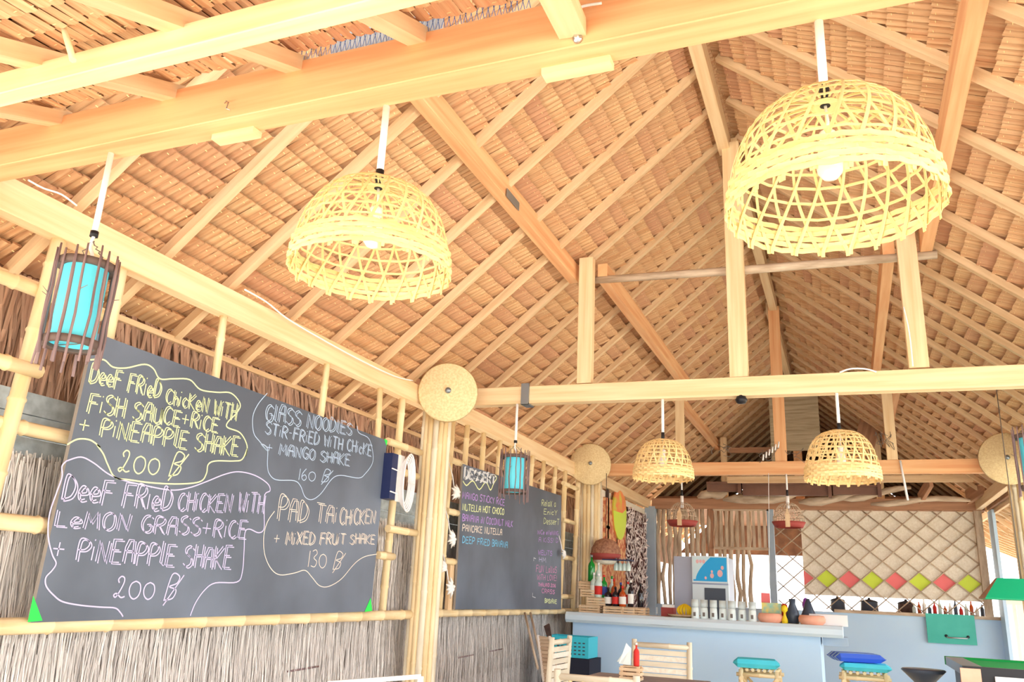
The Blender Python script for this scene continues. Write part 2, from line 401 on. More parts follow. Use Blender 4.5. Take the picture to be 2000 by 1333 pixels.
# ------------------------------------------------------------------ frame timbers
def timber_obj(name, a, b, w, h, label, cat='beam', group=None, mt=None, up=(0, 0, 1), bev=.003):
    m = MB(); m.beam(a, b, w, h, up, bev=bev); return single(name, m, mt or timber, label, cat, group)
zb = EYE + 1.495
timber_obj('tie_beam', (-3.16, YC[0], EYE + 1.5), (1.9, YC[0], EYE + 1.5), .10, .16, 'big orange timber beam crossing the top of the picture nearest the viewer', mt=timber_o)
timber_obj('tie_beam', (X0 - .06, YC[1], zb), (XR + .1, YC[1], zb - .03), .10, .14, 'pale tie beam across the middle carrying three tall posts and two small basket lamps')
timber_obj('tie_beam', (X0 - .06, YC[2], zb), (XR + .1, YC[2], zb), .10, .15, 'furthest pale tie beam just above the bar', mt=timber_o)
ZA = P(300, 100, Y=1.36).z
timber_obj('tie_beam', (X0 - .3, 1.36, ZA), (1.9, 1.36, ZA), .055, .075, 'pale porch beam at the top left corner under the porch rafters')
m = MB(); m.beam((-.53, 1.2, porch_z(1.2) - .0), (-.60, 1.79, EYE + 1.47), .075, .05); single('porch_rafter', m, timber, 'short pale rafter nailed to the face of the near beam', 'rafter')
for k, (ya, yb) in enumerate(((1.9, 5.95), (5.95, 10.0), (10.0, 13.95))):
    who = ('near bay beside the blue stick lantern', 'middle bay above the dessert chalkboard', 'far bay beside the bar')[k]
    z = EYE + (1.44, 1.47, 1.5)[k]
    timber_obj('wall_plate', (X0 - .04, ya, z), (X0 - .04, yb, z), .08, .15, 'wall-top timber along the left side, ' + who, group=None)
    timber_obj('wall_plate', (XR + .04, ya, z), (XR + .04, yb, z), .08, .15, ('right side wall-top timber at the near bay', 'right side wall-top timber before the hat', 'right side wall-top timber behind the hat at the far right')[k])
for k, y in enumerate((YC[1], YC[2], YC[3])):
    nm = ('middle tie beam', 'furthest tie beam', 'back gable')[k]
    zt = zb + .07
    if k == 2: zt = EYE + 1.55
    timber_obj('truss_post', (-1.82, y, zt), (-1.82, y, EYE + 2.62), .115 if k < 1 else .10, .08, 'short left post standing on the ' + nm, 'post', up=(0, 1, 0))
    timber_obj('truss_post', (.53, y, zt - .01), (.53, y, EYE + 2.62), .125 if k < 1 else .11, .08, 'short right post standing on the ' + nm, 'post', up=(0, 1, 0))
    timber_obj('king_post', (-.65, y + .01, zt - .01), (-.65, y + .01, EYE + 3.48), .13, .09, 'tall centre post under the ridge on the ' + nm, 'post', up=(0, 1, 0), mt=timber if k < 1 else timber_o)
for k, (ya, yb) in enumerate(((1.6, 6.03), (6.04, 10.06), (10.07, 14.2))):
    bay = ('near', 'middle', 'far')[k]; dx = (0, .12, 0)[k]
    timber_obj('purlin', (-1.95 + dx * 2, ya, EYE + 2.52 + .0), (-1.95 + dx * 2, yb, EYE + 2.52), .08, .15, 'orange side timber under the left slope, %s bay' % bay, mt=timber_o)
    timber_obj('purlin', (.66 - dx * 2, ya, EYE + 2.5), (.66 - dx * 2, yb, EYE + 2.5), .08, .15, 'orange side timber under the right slope, %s bay' % bay, mt=timber_o)
    timber_obj('ridge_beam', (-.70 + dx * .4, ya, EYE + 3.5), (-.70 + dx * .4, yb, EYE + 3.5), .09, .15, 'ridge timber at the peak of the roof, %s bay' % bay)
m = MB(); a = P(1155, 548, Y=6.06); b = P(1830, 497, Y=6.06); m.tube([a, a.lerp(b, .5) + Vector((0, 0, -.01)), b], [.03, .034, .032], 10)
single('cross_pole', m, driftw, 'round grey pole tied across the truss posts', 'pole')
for (x, y, xx, lb) in ((466, 275, .17, 'pale block under the near beam, left of the left big basket lamp'), (1128, 142, .2, 'pale block under the near beam, between the two big basket lamps')):
    q = P(x, y, Z=1.40); m = MB(); m.box((q.x - xx / 2, YC[0] + .015, EYE + 1.40), (q.x + xx / 2, YC[0] + .06, EYE + 1.42)); single('splice_block', m, timber, lb, 'wood block')
m = MB(); q = P(1024, 778, Y=5.9); m.box((q.x - .03, 5.9, zb - .085), (q.x + .035, 5.918, zb + .085)); m.box((q.x - .03, 5.9, zb - .085), (q.x + .035, 6.03, zb - .072)); single('metal_strap', m, metalg, 'grey metal strap wrapped round the middle tie beam', 'bracket')
m = MB(); q = P(1448, 782, Y=5.95); m.lathe([(.03, .0), (.035, -.02), (.045, -.035), (.03, -.06), (.0, -.065)], (q.x, 5.95, zb - .075), 12); m.box((q.x - .09, 5.93, zb - .083), (q.x + .09, 5.97, zb - .075)); single('motion_sensor', m, blackp, 'small black lamp socket under the middle tie beam', 'socket')
m = MB(); q = P(1002, 410, X=-1.9); m.box((-1.9, q.y - .12, EYE + 2.44), (-1.897, q.y + .1, EYE + 2.5)); single('metal_plate', m, metalg, 'grey metal plate nailed to the left roof timber', 'bracket')
m = MB(); q = P(1127, 73, Y=1.79); m.lathe([(.014, 0), (.014, .01), (.007, .012), (.007, .02)], (q.x, 1.80, q.z), 10, (0, -1, 0)); single('bolt', m, steel, 'steel bolt head in the near beam right of the short rafter', 'bolt')
m = MB(); q = P(437, 200, Y=1.79); m.tube([(q.x, 1.795, q.z), (q.x + .02, 1.78, q.z - .005), (q.x + .03, 1.78, q.z - .012), (q.x + .02, 1.785, q.z - .03), (q.x + .032, 1.79, q.z - .035)], .0022, 5); single('hook', m, steel, 'bent wire hook screwed in the near beam', 'hook')
# net, and white strips standing in for bright sky, over the near beam
m = MB(); rg = random.Random(5)
def slit(px): return P(px, 190 + (px - 400) * -.2 - 12, Y=1.86)
xa = slit(560).x; xb = slit(1045).x; zz = EYE + 1.583
k = xa
while k < xb:
    m.tube([(k, 1.803, zz), (k + .012, 1.803, zz + .05)], .0011, 4); m.tube([(k + .012, 1.805, zz), (k, 1.805, zz + .05)], .0011, 4); k += .018
m.tube([(xa, 1.803, zz + .05), (xb, 1.803, zz + .05)], .0015, 4); single('netting', m, netb, 'blue cord netting stretched over the near beam', 'net', kind='stuff')
m = MB(); k = xa
while k < xb:
    if sin(k * 9) > -.2: m.box((k, 1.825, zz), (k + .009, 1.832, zz + .085))
    k += .012
single('bright_sky_strips', m, white, 'white strips standing in for bright sky above the near beam behind the netting', 'cane', kind='stuff')
m = MB(); a = P(100, -30, Y=1.28); b = P(143, 118, Y=1.28); m.tube([a, b], [.007, .009], 6); single('bamboo_stick', m, bamboo, 'thin bamboo stick hanging in front of the porch beam', 'stick')
# ------------------------------------------------------------------ left side: grass wall, planks, fringe
wl = struct_root('wall_left', (-3.22, 0, 0)); wl['label'] = 'dry grass wall along the left side'
m = MB(); m.box((-3.34, 1.2, 0), (-3.26, 14.1, EYE + .46)); part(wl, 'wall_backing', m, grassb)
m = MB(); rg = random.Random(21)
for k in range(15000):
    y = 1.4 + 8.9 * rg.random() ** 1.1; t = rg.random(); row = rg.choice((0, 1, 2, 3)); top = EYE + (.46, .1, -.3, -.75)[row] + rg.uniform(-.05, .02)
    L = rg.uniform(.35, .75); x = -3.25 + .012 * (3 - row) * 0 + rg.uniform(0, .04) ; w = rg.uniform(.003, .008)
    dy = rg.gauss(0, .035); bot = max(.02, top - L)
    x1 = x + rg.uniform(0, .035)
    a = Vector((x, y, top)); c = Vector((x1, y + dy, bot)); b = (a + c) / 2 + Vector((rg.uniform(0, .02), rg.gauss(0, .008), 0))
    u = rg.uniform(0, 9)
    m.quad([a - Vector((0, w / 2, 0)), b - Vector((0, w / 2, 0)), b + Vector((0, w / 2, 0)), a + Vector((0, w / 2, 0))], [(u, 0), (u + .2, 0), (u + .2, .01), (u, .01)])
    m.quad([b - Vector((0, w / 2, 0)), c, c + Vector((0, .001, 0)), b + Vector((0, w / 2, 0))], [(u, 0), (u + .2, 0), (u + .2, .01), (u, .01)])
part(wl, 'grass_straw', m, grassm, kind='stuff')
for (yy, dd) in ((3.75, .0), (4.62, .05), (7.05, .0), (7.75, .02)):
    m = MB(); m.tube([(-3.20, yy - .16, EYE - .58 + dd), (-3.195, yy + .16, EYE - .57 + dd)], .006, 5); part(wl, 'tie_stick', m, stickm)
for k, (z0, z1) in enumerate(((.455, .545), (.55, .64), (.645, .74))):
    m = MB(); m.box((-3.33, 1.2, EYE + z0), (-3.30, 13.9, EYE + z1)); part(wl, 'plank', m, plankg)
# hanging dry leaves under the eave
m = MB(); rg = random.Random(22); XE = XC - 2.86; ZE = EYE + 3.6 - M_ * 2.84
for k in range(5200):
    y = 1.4 + rg.random() * 12.4; w = rg.uniform(.014, .034); L = rg.uniform(.28, .5) if y > 2.75 else rg.uniform(.45, .9)
    a = Vector((XE + rg.uniform(-.02, .05), y, ZE + rg.uniform(.0, .07))); dx = rg.uniform(-.02, .06); dy = rg.gauss(0, .06)
    c = a + Vector((dx, dy, -L)); b = a.lerp(c, .5) + Vector((rg.uniform(-.03, .03), rg.gauss(0, .01), 0)); n = Vector((0, w / 2, 0)); e = Vector((.008, 0, 0)); u = rg.uniform(0, 9)
    for q, s_ in ((-1, 0), (1, 1)):
        m.quad([a + n * q, a + e, b + e, b + n * q * .9], [(u, 0), (u, .02), (u + .3, .02), (u + .3, 0)]); m.quad([b + n * q * .9, b + e, c, c], [(u + .3, 0), (u + .3, .02), (u + .6, .02), (u + .6, 0)]) if False else m.quad([b + n * q * .9, b + e, c], [(u + .3, 0), (u + .3, .02), (u + .6, .02)])
bk_ = MB(); bk_.box((XE - .12, 1.2, EYE + .70), (XE - .06, 19.5, ZE + .12)); part(wl, 'fringe_light_block', bk_, leafd)  # solid dark sheet added behind the fringe to stop sky leaking through
single('leaf_fringe', m, fringem, 'brown dried leaves hanging from the left eave behind the bamboo poles', 'leaves', kind='stuff')

# bamboo poles and rungs of the left side: position in the picture, kept on the wall line
def pole(px0, py0, px1, py1, rad, label, zt=None, zlow=None, X=-3.09, group=None):
    a = P(px0, py0, X=X); b = P(px1, py1, X=X)
    if zt is not None: a = Vector((a.x, a.y, EYE + zt))
    if zlow is not None: b = b + (b - a) * ((EYE + zlow - b.z) / (b.z - a.z))
    m = MB(); m.bamboo(b, a, rad); return single('bamboo_pole', m, bamboo, label, 'pole', group)
pole(115, 470, 0, 905, .032, 'tall bamboo pole behind the left of the nearest blue lantern', 1.38, -1.3)
pole(-30, 420, -160, 905, .03, 'bamboo pole at the extreme left edge of the picture', 1.38, -1.3)
pole(240, 520, 205, 690, .026, 'bamboo pole behind the right side of the nearest blue lantern', 1.38, .9)
pole(438, 610, 421, 735, .022, 'upright bamboo above the top edge of the big chalkboard, first after the lantern', 1.38, .7)
pole(640, 705, 627, 810, .022, 'upright bamboo above the top edge of the big chalkboard, second after the lantern', 1.38, .7)
pole(743, 755, 738, 850, .022, 'upright bamboo above the right corner of the big chalkboard', 1.38, .7)
pole(787, 775, 747, 1190, .028, 'tall bamboo pole right of the big chalkboard', 1.38, -.2)
pole(884, 835, 858, 1190, .026, 'tall bamboo pole between the bundled column and the dessert board', 1.38, -.2)
for k, (x0, y0, x1, y1) in enumerate(((913, 833, 908, 905), (945, 848, 941, 915), (977, 860, 972, 930), (999, 872, 996, 935), (1040, 895, 1035, 960), (1062, 907, 1058, 968), (1085, 915, 1081, 972))):
    pole(x0, y0, x1, y1, .026, ('first', 'second', 'third', 'fourth', 'fifth', 'sixth', 'seventh')[k] + ' upright bamboo above the dessert board, counted from the bundled column', 1.4, .8)
pole(1104, 922, 1093, 1190, .03, 'tall bamboo pole at the right edge of the dessert board', 1.42, -.2)
pole(1130, 935, 1118, 1190, .03, 'tall bamboo pole against the second bundled column', 1.42, -.2, X=-3.05)
def rung(pa, pb, rad, label, X=-3.05):
    a = P(*pa, X=X); b = P(*pb, X=X); b.z = a.z = (a.z + b.z) / 2
    m = MB(); m.bamboo(a, b, rad); return single('bamboo_rung', m, bamboo, label, 'rung')
for z, nm in ((1.13, 'top'), (.77, 'second'), (.55, 'third'), (.17, 'fourth')):
    ye = {1.13: 2.62, .77: 2.30, .55: 2.75, .17: 2.62}[z]; xr_ = {1.13: -3.13, .77: -3.03, .55: -3.12, .17: -3.08}[z]
    m = MB(); m.bamboo((xr_, 1.6, EYE + z), (xr_, ye, EYE + z), .03 if z > .5 else .034); single('bamboo_rung', m, bamboo, nm + ' horizontal bamboo from above at the far left edge', 'rung')
m = MB(); m.bamboo((-3.06, 1.6, EYE - .225), (-3.06, 6.05, EYE - .205), .033); single('bamboo_rail', m, bamboo, 'long bamboo rail under the big chalkboard', 'rail')
m = MB(); m.bamboo((-3.06, 6.0, EYE - .20), (-3.06, 10.0, EYE - .20), .03); single('bamboo_rail', m, bamboo, 'bamboo rail under the dessert chalkboard', 'rail')
for (a, b, w) in (((757, 862), (826, 822), 'top'), ((772, 920), (815, 930), 'second'), ((757, 1035), (812, 1040), 'third'), ((738, 1085), (768, 1088), 'fourth')):
    q0 = P(*a, X=-3.05); q1 = P(*b, X=-3.05); m = MB(); z = (q0.z + q1.z) / 2
    if w == 'top': z = q0.z
    m.bamboo((-3.05, q0.y, z), (-3.05, max(q1.y, q0.y + .2), z), .027); single('bamboo_rung', m, bamboo, w + ' bamboo rung between the big chalkboard and the bundled column', 'rung')
for (a, b, w) in (((880, 898), (905, 908), 'top'), ((872, 1000), (900, 1003), 'middle'), ((866, 1097), (893, 1098), 'low')):
    rung(a, b, .027, w + ' bamboo rung left of the dessert board')
for (a, b, w) in (((1100, 948), (1128, 952), 'top'), ((1098, 1018), (1122, 1020), 'second'), ((1096, 1090), (1120, 1091), 'third'), ((1092, 1166), (1118, 1166), 'low')):
    rung(a, b, .026, w + ' bamboo rung right of the dessert board')
# bundled columns
def bundle(x, y, rad, n, pr, name, label, z1):
    root = thing(name, label, 'column', (x, y, 0))
    m = MB(); m.tube([(x, y, 0), (x, y, z1)], rad - pr, 12); part(root, 'core_post', m, brownw)
    for k in range(n):
        an = 2 * pi * k / n + .1; m = MB(); cx = x + cos(an) * (rad - pr * .3); cy = y + sin(an) * (rad - pr * .3)
        m.bamboo((cx, cy, .0), (cx, cy, z1 - R_.uniform(0, .03)), pr * R_.uniform(.9, 1.12), 8, .45); part(root, 'bamboo_culm', m, bamboo if k % 3 else bamboo_g)
    return root
c1 = P(838, 900, Y=5.82); c2 = P(1162, 1050, Y=9.95)
bundle(-3.0, 5.80, .105, 15, .023, 'bamboo_column', 'column wrapped in slim bamboo poles between the two chalkboards', EYE + 1.4)
bundle(-2.92, 9.93, .115, 15, .025, 'bamboo_column', 'column wrapped in slim bamboo poles beside the bottles on the bar', EYE + 1.42)
bundle(1.74, 9.97, .115, 15, .025, 'bamboo_column', 'bundled bamboo column at the right edge behind the cut-off round hat', EYE + 1.42)

# ------------------------------------------------------------------ stroke lettering
G = {
'A': [[(0, 0), (.2, 4), (1, 6), (2.6, 6), (3, 0)], [(.2, 3), (2.9, 3)]], 'B': [[(0, 0), (0, 6), (2.4, 5.8), (2.8, 4.6), (1, 3.2), (2.8, 2.4), (2.8, .8), (0, 0)]],
'C': [[(3, 5.2), (2, 6), (.7, 5.4), (0, 3), (.7, .6), (2, 0), (3, .8)]], 'D': [[(0, 0), (.2, 6), (2, 5.6), (3.2, 3.6), (2.4, 1), (0, 0)]],
'E': [[(3, 6), (.2, 6), (0, 0), (3, 0)], [(.1, 3.2), (2.4, 3.2)]], 'F': [[(3.2, 6.1), (.3, 6), (0, 0)], [(.2, 3.4), (2.6, 3.4)]],
'G': [[(3, 5.2), (2, 6), (.7, 5.4), (0, 3), (.7, .6), (2, 0), (3, .8), (3, 2.6), (1.8, 2.6)]], 'H': [[(0, 6), (0, 0)], [(3, 6), (2.9, 0)], [(0, 3), (3, 3.2)]],
'I': [[(.4, 6), (.4, 0)]], 'J': [[(2.4, 6), (2.4, 1), (1.2, 0), (0, 1)]], 'K': [[(0, 6), (0, 0)], [(3, 6), (0, 2.8), (3, 0)]], 'L': [[(0, 6), (0, 0), (2.6, 0)]],
'M': [[(0, 0), (.4, 6), (1.8, 2), (3.2, 6), (3.8, 0)]], 'N': [[(0, 0), (.2, 6), (2.8, 0), (3.2, 6)]], 'O': [[(1.6, 6), (.4, 5), (0, 3), (.5, .8), (1.7, 0), (2.9, 1), (3.2, 3), (2.8, 5.2), (1.6, 6)]],
'P': [[(0, 0), (.2, 6), (2.4, 6), (3.1, 4.6), (2, 3.2), (.2, 3)]], 'R': [[(0, 0), (.2, 6), (2.4, 6), (2.9, 4.6), (1.8, 3.3), (.2, 3.2)], [(1.2, 3.2), (3.1, 0)]],
'S': [[(3, 5.2), (1.8, 6), (.3, 5.2), (.5, 3.8), (2.6, 2.6), (2.8, .9), (1.4, 0), (0, .8)]], 'T': [[(0, 6), (3.4, 6)], [(1.7, 6), (1.6, 0)]],
'U': [[(0, 6), (.2, 1), (1.5, 0), (2.8, 1), (3, 6)], [(3, 6), (3.1, 0)]], 'V': [[(0, 6), (1.5, 0), (3, 6)]], 'W': [[(0, 6), (.8, 0), (1.8, 4), (2.8, 0), (3.6, 6)]],
'X': [[(0, 6), (3, 0)], [(3, 6), (0, 0)]], 'Y': [[(0, 6), (1.5, 3), (3, 6)], [(1.5, 3), (1.4, 0)]], 'Z': [[(0, 6), (3, 6), (0, 0), (3, 0)]],
'e': [[(.2, 1.8), (2.4, 2.2), (2, 3.6), (.9, 3.7), (.1, 2), (.7, .2), (2.3, .5)]], 'i': [[(.4, 3.8), (.3, 0)], [(.4, 5.4), (.5, 5.8)]], 'c': [[(2.3, 3.4), (1.2, 3.9), (.1, 2.2), (.8, .2), (2.2, .6)]],
'h': [[(0, 6), (0, 0)], [(0, 2.4), (1.2, 3.6), (2.1, 2.6), (2.1, 0)]], 'k': [[(0, 6), (0, 0)], [(2.2, 3.6), (.1, 1.8), (2.4, 0)]], 'r': [[(0, 3.8), (.1, 0)], [(.1, 2.4), (1, 3.6), (2, 3.4)]],
'n': [[(0, 3.8), (.1, 0)], [(.1, 2.6), (1.2, 3.7), (2, 2.6), (2.1, 0)]], 'l': [[(.4, 6), (.2, .4), (1, 0)]], 'a': [[(2.2, 3.6), (.8, 3.6), (.1, 1.6), (1, 0), (2.1, 1.4), (2.2, 3.6), (2.3, 0)]], 's': [[(2, 3.4), (.8, 3.8), (.3, 2.6), (1.9, 1.4), (1.4, .1), (.1, .5)]],
'+': [[(1.5, 4.6), (1.4, .8)], [(0, 2.8), (3, 2.7)]], '-': [[(.3, 3), (1.8, 3)]], '!': [[(.5, 6), (.4, 2)], [(.4, .6), (.45, 0)]], '[': [[(2, 6), (0, 6), (0, 3)]], '_': [[(0, 3), (0, 0), (2, 0)]],
'0': [[(1.8, 4.9), (.5, 4.2), (0, 2.5), (.6, .8), (1.9, 0), (3.2, .8), (3.7, 2.5), (3.2, 4.2), (1.8, 4.9)]], '1': [[(.6, 6), (.4, 0)]], '2': [[(.6, 4.2), (.2, 5.2), (1, 6.1), (2, 5.6), (2, 4), (.9, 1.2), (.1, 0), (-.5, .6), (.3, 1.1), (1.8, 0), (3, .3)]],
'3': [[(.2, 5.4), (1.6, 6), (2.4, 4.8), (1, 3.2), (2.6, 2), (1.8, .2), (0, .4)]], '6': [[(2, 6), (.4, 3.6), (.1, 1.4), (1.4, 0), (2.6, 1.4), (1.6, 2.9), (.3, 2)]],
'$': [[(0, -.4), (1.6, 6.6), (4.4, 6.2), (3.8, 4.4), (1.2, 3.4), (3.8, 2.6), (3, .4), (.2, -.2)], [(0, -1.6), (6, 6.6)]], '~': [[(0, 2), (.8, 3.4), (1.4, 1.2), (2.2, 3.2), (3, 1.4)]]}
ROUND = set('CDGOPRSBU0236ecahns$J')
def gw(ch): return max((p[0] for s_ in G[ch] for p in s_), default=2) if ch in G else 1.6
def chalk(root, text, p0, p1, h0, h1, col, plane, double=.0, w=.006, name='chalk_writing', extra=None):
    """write text between two picture positions of its base line, on the board whose face is the plane X"""
    a = P(*p0, X=plane); b = P(*p1, X=plane); a2 = P(p0[0], p0[1] - h0, X=plane); b2 = P(p1[0], p1[1] - h1, X=plane)
    H0 = a2.z - a.z; H1 = b2.z - b.z; tot = sum(gw(c) + 1.1 for c in text) - 1.1
    m = MB(); rg = random.Random(sum(map(ord, text)) + len(text)); x = 0; nn = Vector((1, 0, 0)); w = w * .68; double *= 1.5
    for ch in text + ' ':
        if ch == ' ' and m.v: part(root, name, m, CH[col]); m = MB()
        if ch in G:
            jy = rg.uniform(-.25, .25); sc = rg.uniform(.92, 1.06)
            for st in G[ch]:
                pl = smooth(st, 5) if (ch in ROUND and len(st) > 3) else st
                for (ox, oy) in (((0, 0), (double, -.5)) if double and ch not in 'i1+-!' else ((0, 0),)):
                    pts = []
                    for (gx, gy) in pl:
                        t = (x + gx + ox) / tot; y = (gy * sc + jy + oy) / 6
                        pts.append(Vector((plane, a.y + (b.y - a.y) * t, a.z + (b.z - a.z) * t + y * (H0 + (H1 - H0) * t))))
                    m.ribbon(pts, nn, w, .0012)
        x += gw(ch) + 1.1
def chalk_line(root, pts, col, plane, w=.007, k=5):
    w *= .75
    m = MB(); q = [P(x, y, X=plane) for x, y in pts]; q = [Vector(v_) for v_ in smooth([tuple(v_) for v_ in q], k)]
    m.ribbon(q, Vector((1, 0, 0)), w, .001); return part(root, 'chalk_outline', m, CH[col])
def c4(l): return [(x / 2.836, 430 + y / 2.836) for x, y in l]
def c5(l): return [(x / 2.854, 866 + y / 2.854) for x, y in l]
# --- big board
PX = -3.02
bl, br_, tr, tl = [P(x, y, X=PX) for x, y in ((60, 1217), (724, 1195), (756, 861), (186, 650))]
bd = thing('chalkboard', 'big black chalkboard with four chalked fried chicken, noodle and rice offers', 'chalkboard', (PX - .015, (bl.y + br_.y) / 2, bl.z))
m = MB(); fr = [bl, br_, tr, tl]; bk = [p + Vector((-.02, 0, 0)) for p in fr]
m.quad(fr); m.quad(bk[::-1]); m.mi = 1
for k in range(4): m.quad([fr[k], bk[k], bk[(k + 1) % 4], fr[(k + 1) % 4]])
part(bd, 'board_panel', m, [slate, boardedge])
PL = PX + .0015
chalk(bd, 'DeeF FRieD', (173, 746), (310, 778), 38, 36, 'yellow', PL, .5, .007); chalk(bd, 'ChicKeN WiTH', (322, 786), (459, 820), 30, 32, 'yellow', PL, .5, .006)
chalk(bd, 'FiSH SAUCE+RiCE', (169, 804), (423, 843), 40, 28, 'yellow', PL, .5, .007); chalk(bd, '+ PiNEAPPlE SHAKE', (152, 845), (462, 890), 36, 36, 'yellow', PL, .5, .007)
chalk(bd, '200 $', (233, 922), (362, 930), 44, 38, 'yellow', PL, 0, .009)
chalk(bd, 'DeeF FRieD', (120, 975), (330, 998), 48, 46, 'purple', PL, .5, .008); chalk(bd, 'CHiCKEN WiTH', (345, 998), (512, 1002), 36, 38, 'purple', PL, .5, .007)
chalk(bd, 'LeMON GRASS+RiCE', (106, 1028), (478, 1052), 34, 34, 'purple', PL, .4, .007); chalk(bd, '+ PiNEAPPlE SHAKE', (100, 1092), (448, 1110), 44, 42, 'purple', PL, .5, .008)
chalk(bd, '200 $', (224, 1168), (352, 1172), 42, 42, 'purple', PL, 0, .009)
chalk(bd, 'GlASS NOODlES', (517, 819), (685, 850), 34, 24, 'blue', PL, .5, .006); chalk(bd, 'STiR-FRiED WiTH CHicKE', (517, 847), (724, 890), 24, 22, 'blue', PL, .4, .0055)
chalk(bd, '+ MANGO SHAKE', (519, 884), (681, 909), 22, 22, 'blue', PL, .5, .0055); chalk(bd, '160 $', (582, 937), (648, 944), 24, 22, 'blue', PL, 0, .006)
chalk(bd, 'PAD TAi', (541, 1015), (655, 1022), 48, 32, 'beige', PL, .5, .006); chalk(bd, 'CHiCKEN', (662, 1024), (731, 1022), 32, 26, 'beige', PL, .5, .006)
chalk(bd, '+ MiXED FRUiT SHAKE', (534, 1064), (730, 1062), 26, 18, 'beige', PL, .5, .0055); chalk(bd, '130 $', (600, 1107), (672, 1113), 34, 30, 'beige', PL, 0, .006)
chalk_line(bd, c4([(500, 775), (575, 775), (625, 815), (700, 820), (800, 800), (850, 825), (885, 880), (960, 880), (1050, 885), (1110, 940), (1200, 955), (1280, 960), (1330, 1020), (1310, 1070), (1262, 1120), (1260, 1150), (1330, 1180), (1368, 1250), (1360, 1310)]) + c5([(1378, 30), (1350, 90), (1300, 100), (1200, 100), (1160, 120), (1150, 170), (1115, 215), (1000, 228), (850, 222), (720, 205), (640, 190), (600, 120), (575, 60), (540, 10)]) + c4([(555, 1260), (500, 1220), (430, 1215), (372, 1245)]), 'yellow', PL, .009)
chalk_line(bd, c5([(370, 100), (450, 78), (520, 110), (600, 170), (680, 205), (800, 235), (950, 262), (1050, 250), (1150, 215), (1250, 175), (1330, 160), (1420, 180), (1490, 225), (1505, 265), (1475, 290), (1472, 400), (1470, 480), (1440, 500), (1390, 480), (1365, 500), (1360, 600), (1350, 720), (1320, 775), (1200, 780), (1140, 820), (1090, 890), (1060, 963)]), 'purple', PL, .008)
chalk_line(bd, c5([(372, 98), (345, 130), (345, 190), (310, 290), (275, 400), (268, 520), (290, 620), (312, 670), (290, 710), (255, 750), (258, 800), (300, 850), (350, 885), (450, 905), (560, 915), (640, 920), (670, 945), (685, 968)]), 'purple', PL, .008)
chalk_line(bd, c4([(1480, 960), (1430, 1020), (1400, 1090), (1405, 1180), (1440, 1230), (1480, 1280)]) + c5([(1455, 5), (1490, 30), (1490, 120), (1500, 170), (1540, 205), (1640, 210), (1675, 240), (1700, 300), (1740, 315), (1790, 280), (1850, 200), (1900, 180), (1998, 195)]) + [(713, 926), (727, 906), (728, 884), (720, 857), (701, 846), (697, 832)], 'blue', PL, .006)
chalk_line(bd, c5([(1530, 380), (1490, 440), (1470, 520), (1475, 620), (1510, 700), (1560, 735), (1640, 725), (1700, 710), (1740, 750), (1780, 795), (1830, 800), (1900, 760), (1960, 690)]) + [(700, 1095), (715, 1087), (736, 1083)], 'beige', PL, .006)
for tri in (((54, 1216), (65, 1164), (83, 1213)), ((712, 1196), (724, 1168), (727, 1194)), ((750, 857), (757, 861), (755, 872))):
    m = MB(); pts = [P(x, y, X=PL + .0006) for x, y in tri]; m.quad(pts); part(bd, 'chalk_corner', m, CH['green'], label='green chalk triangle in a corner')
# --- dessert board
bl, br_, tr, tl = [P(x, y, X=PX) for x, y in ((889, 1191), (1096, 1191), (1096, 969), (905, 907))]
b2 = thing('chalkboard', 'dark chalkboard headed DESSERT listing sweets beyond the bundled column', 'chalkboard', (PX - .015, (bl.y + br_.y) / 2, bl.z))
m = MB(); fr = [bl, br_, tr, tl]; bk = [p + Vector((-.02, 0, 0)) for p in fr]
m.quad(fr); m.quad(bk[::-1]); m.mi = 1
for k in range(4): m.quad([fr[k], bk[k], bk[(k + 1) % 4], fr[(k + 1) % 4]])
part(b2, 'board_panel', m, [slate, boardedge])
chalk(b2, 'DESSERT', (906, 934), (966, 945), 20, 17, 'white', PL, .5, .02)
chalk_line(b2, [(904, 940), (911, 949), (920, 941), (926, 942), (936, 957), (947, 943), (952, 946), (958, 958), (964, 945), (970, 934), (966, 929)], 'yellow', PL, .014, 3)
for t, y0, y1, x1, c_ in (('MANGO STiCKY RiCE', 974, 988, 985, 'violet'), ('NUTELLA HOT CHOCO', 997, 1006, 984, 'yellow'), ('BANANA iN COCONUT MiLK', 1018, 1030, 1001, 'violet'), ('PANCAKE NUTELLA', 1038, 1046, 980, 'beige'), ('DEEP FRiED BANANA', 1061, 1071, 991, 'cyan')):
    chalk(b2, t, (903, y0), (x1, y1), 13, 12, c_, PL, 0, .012)
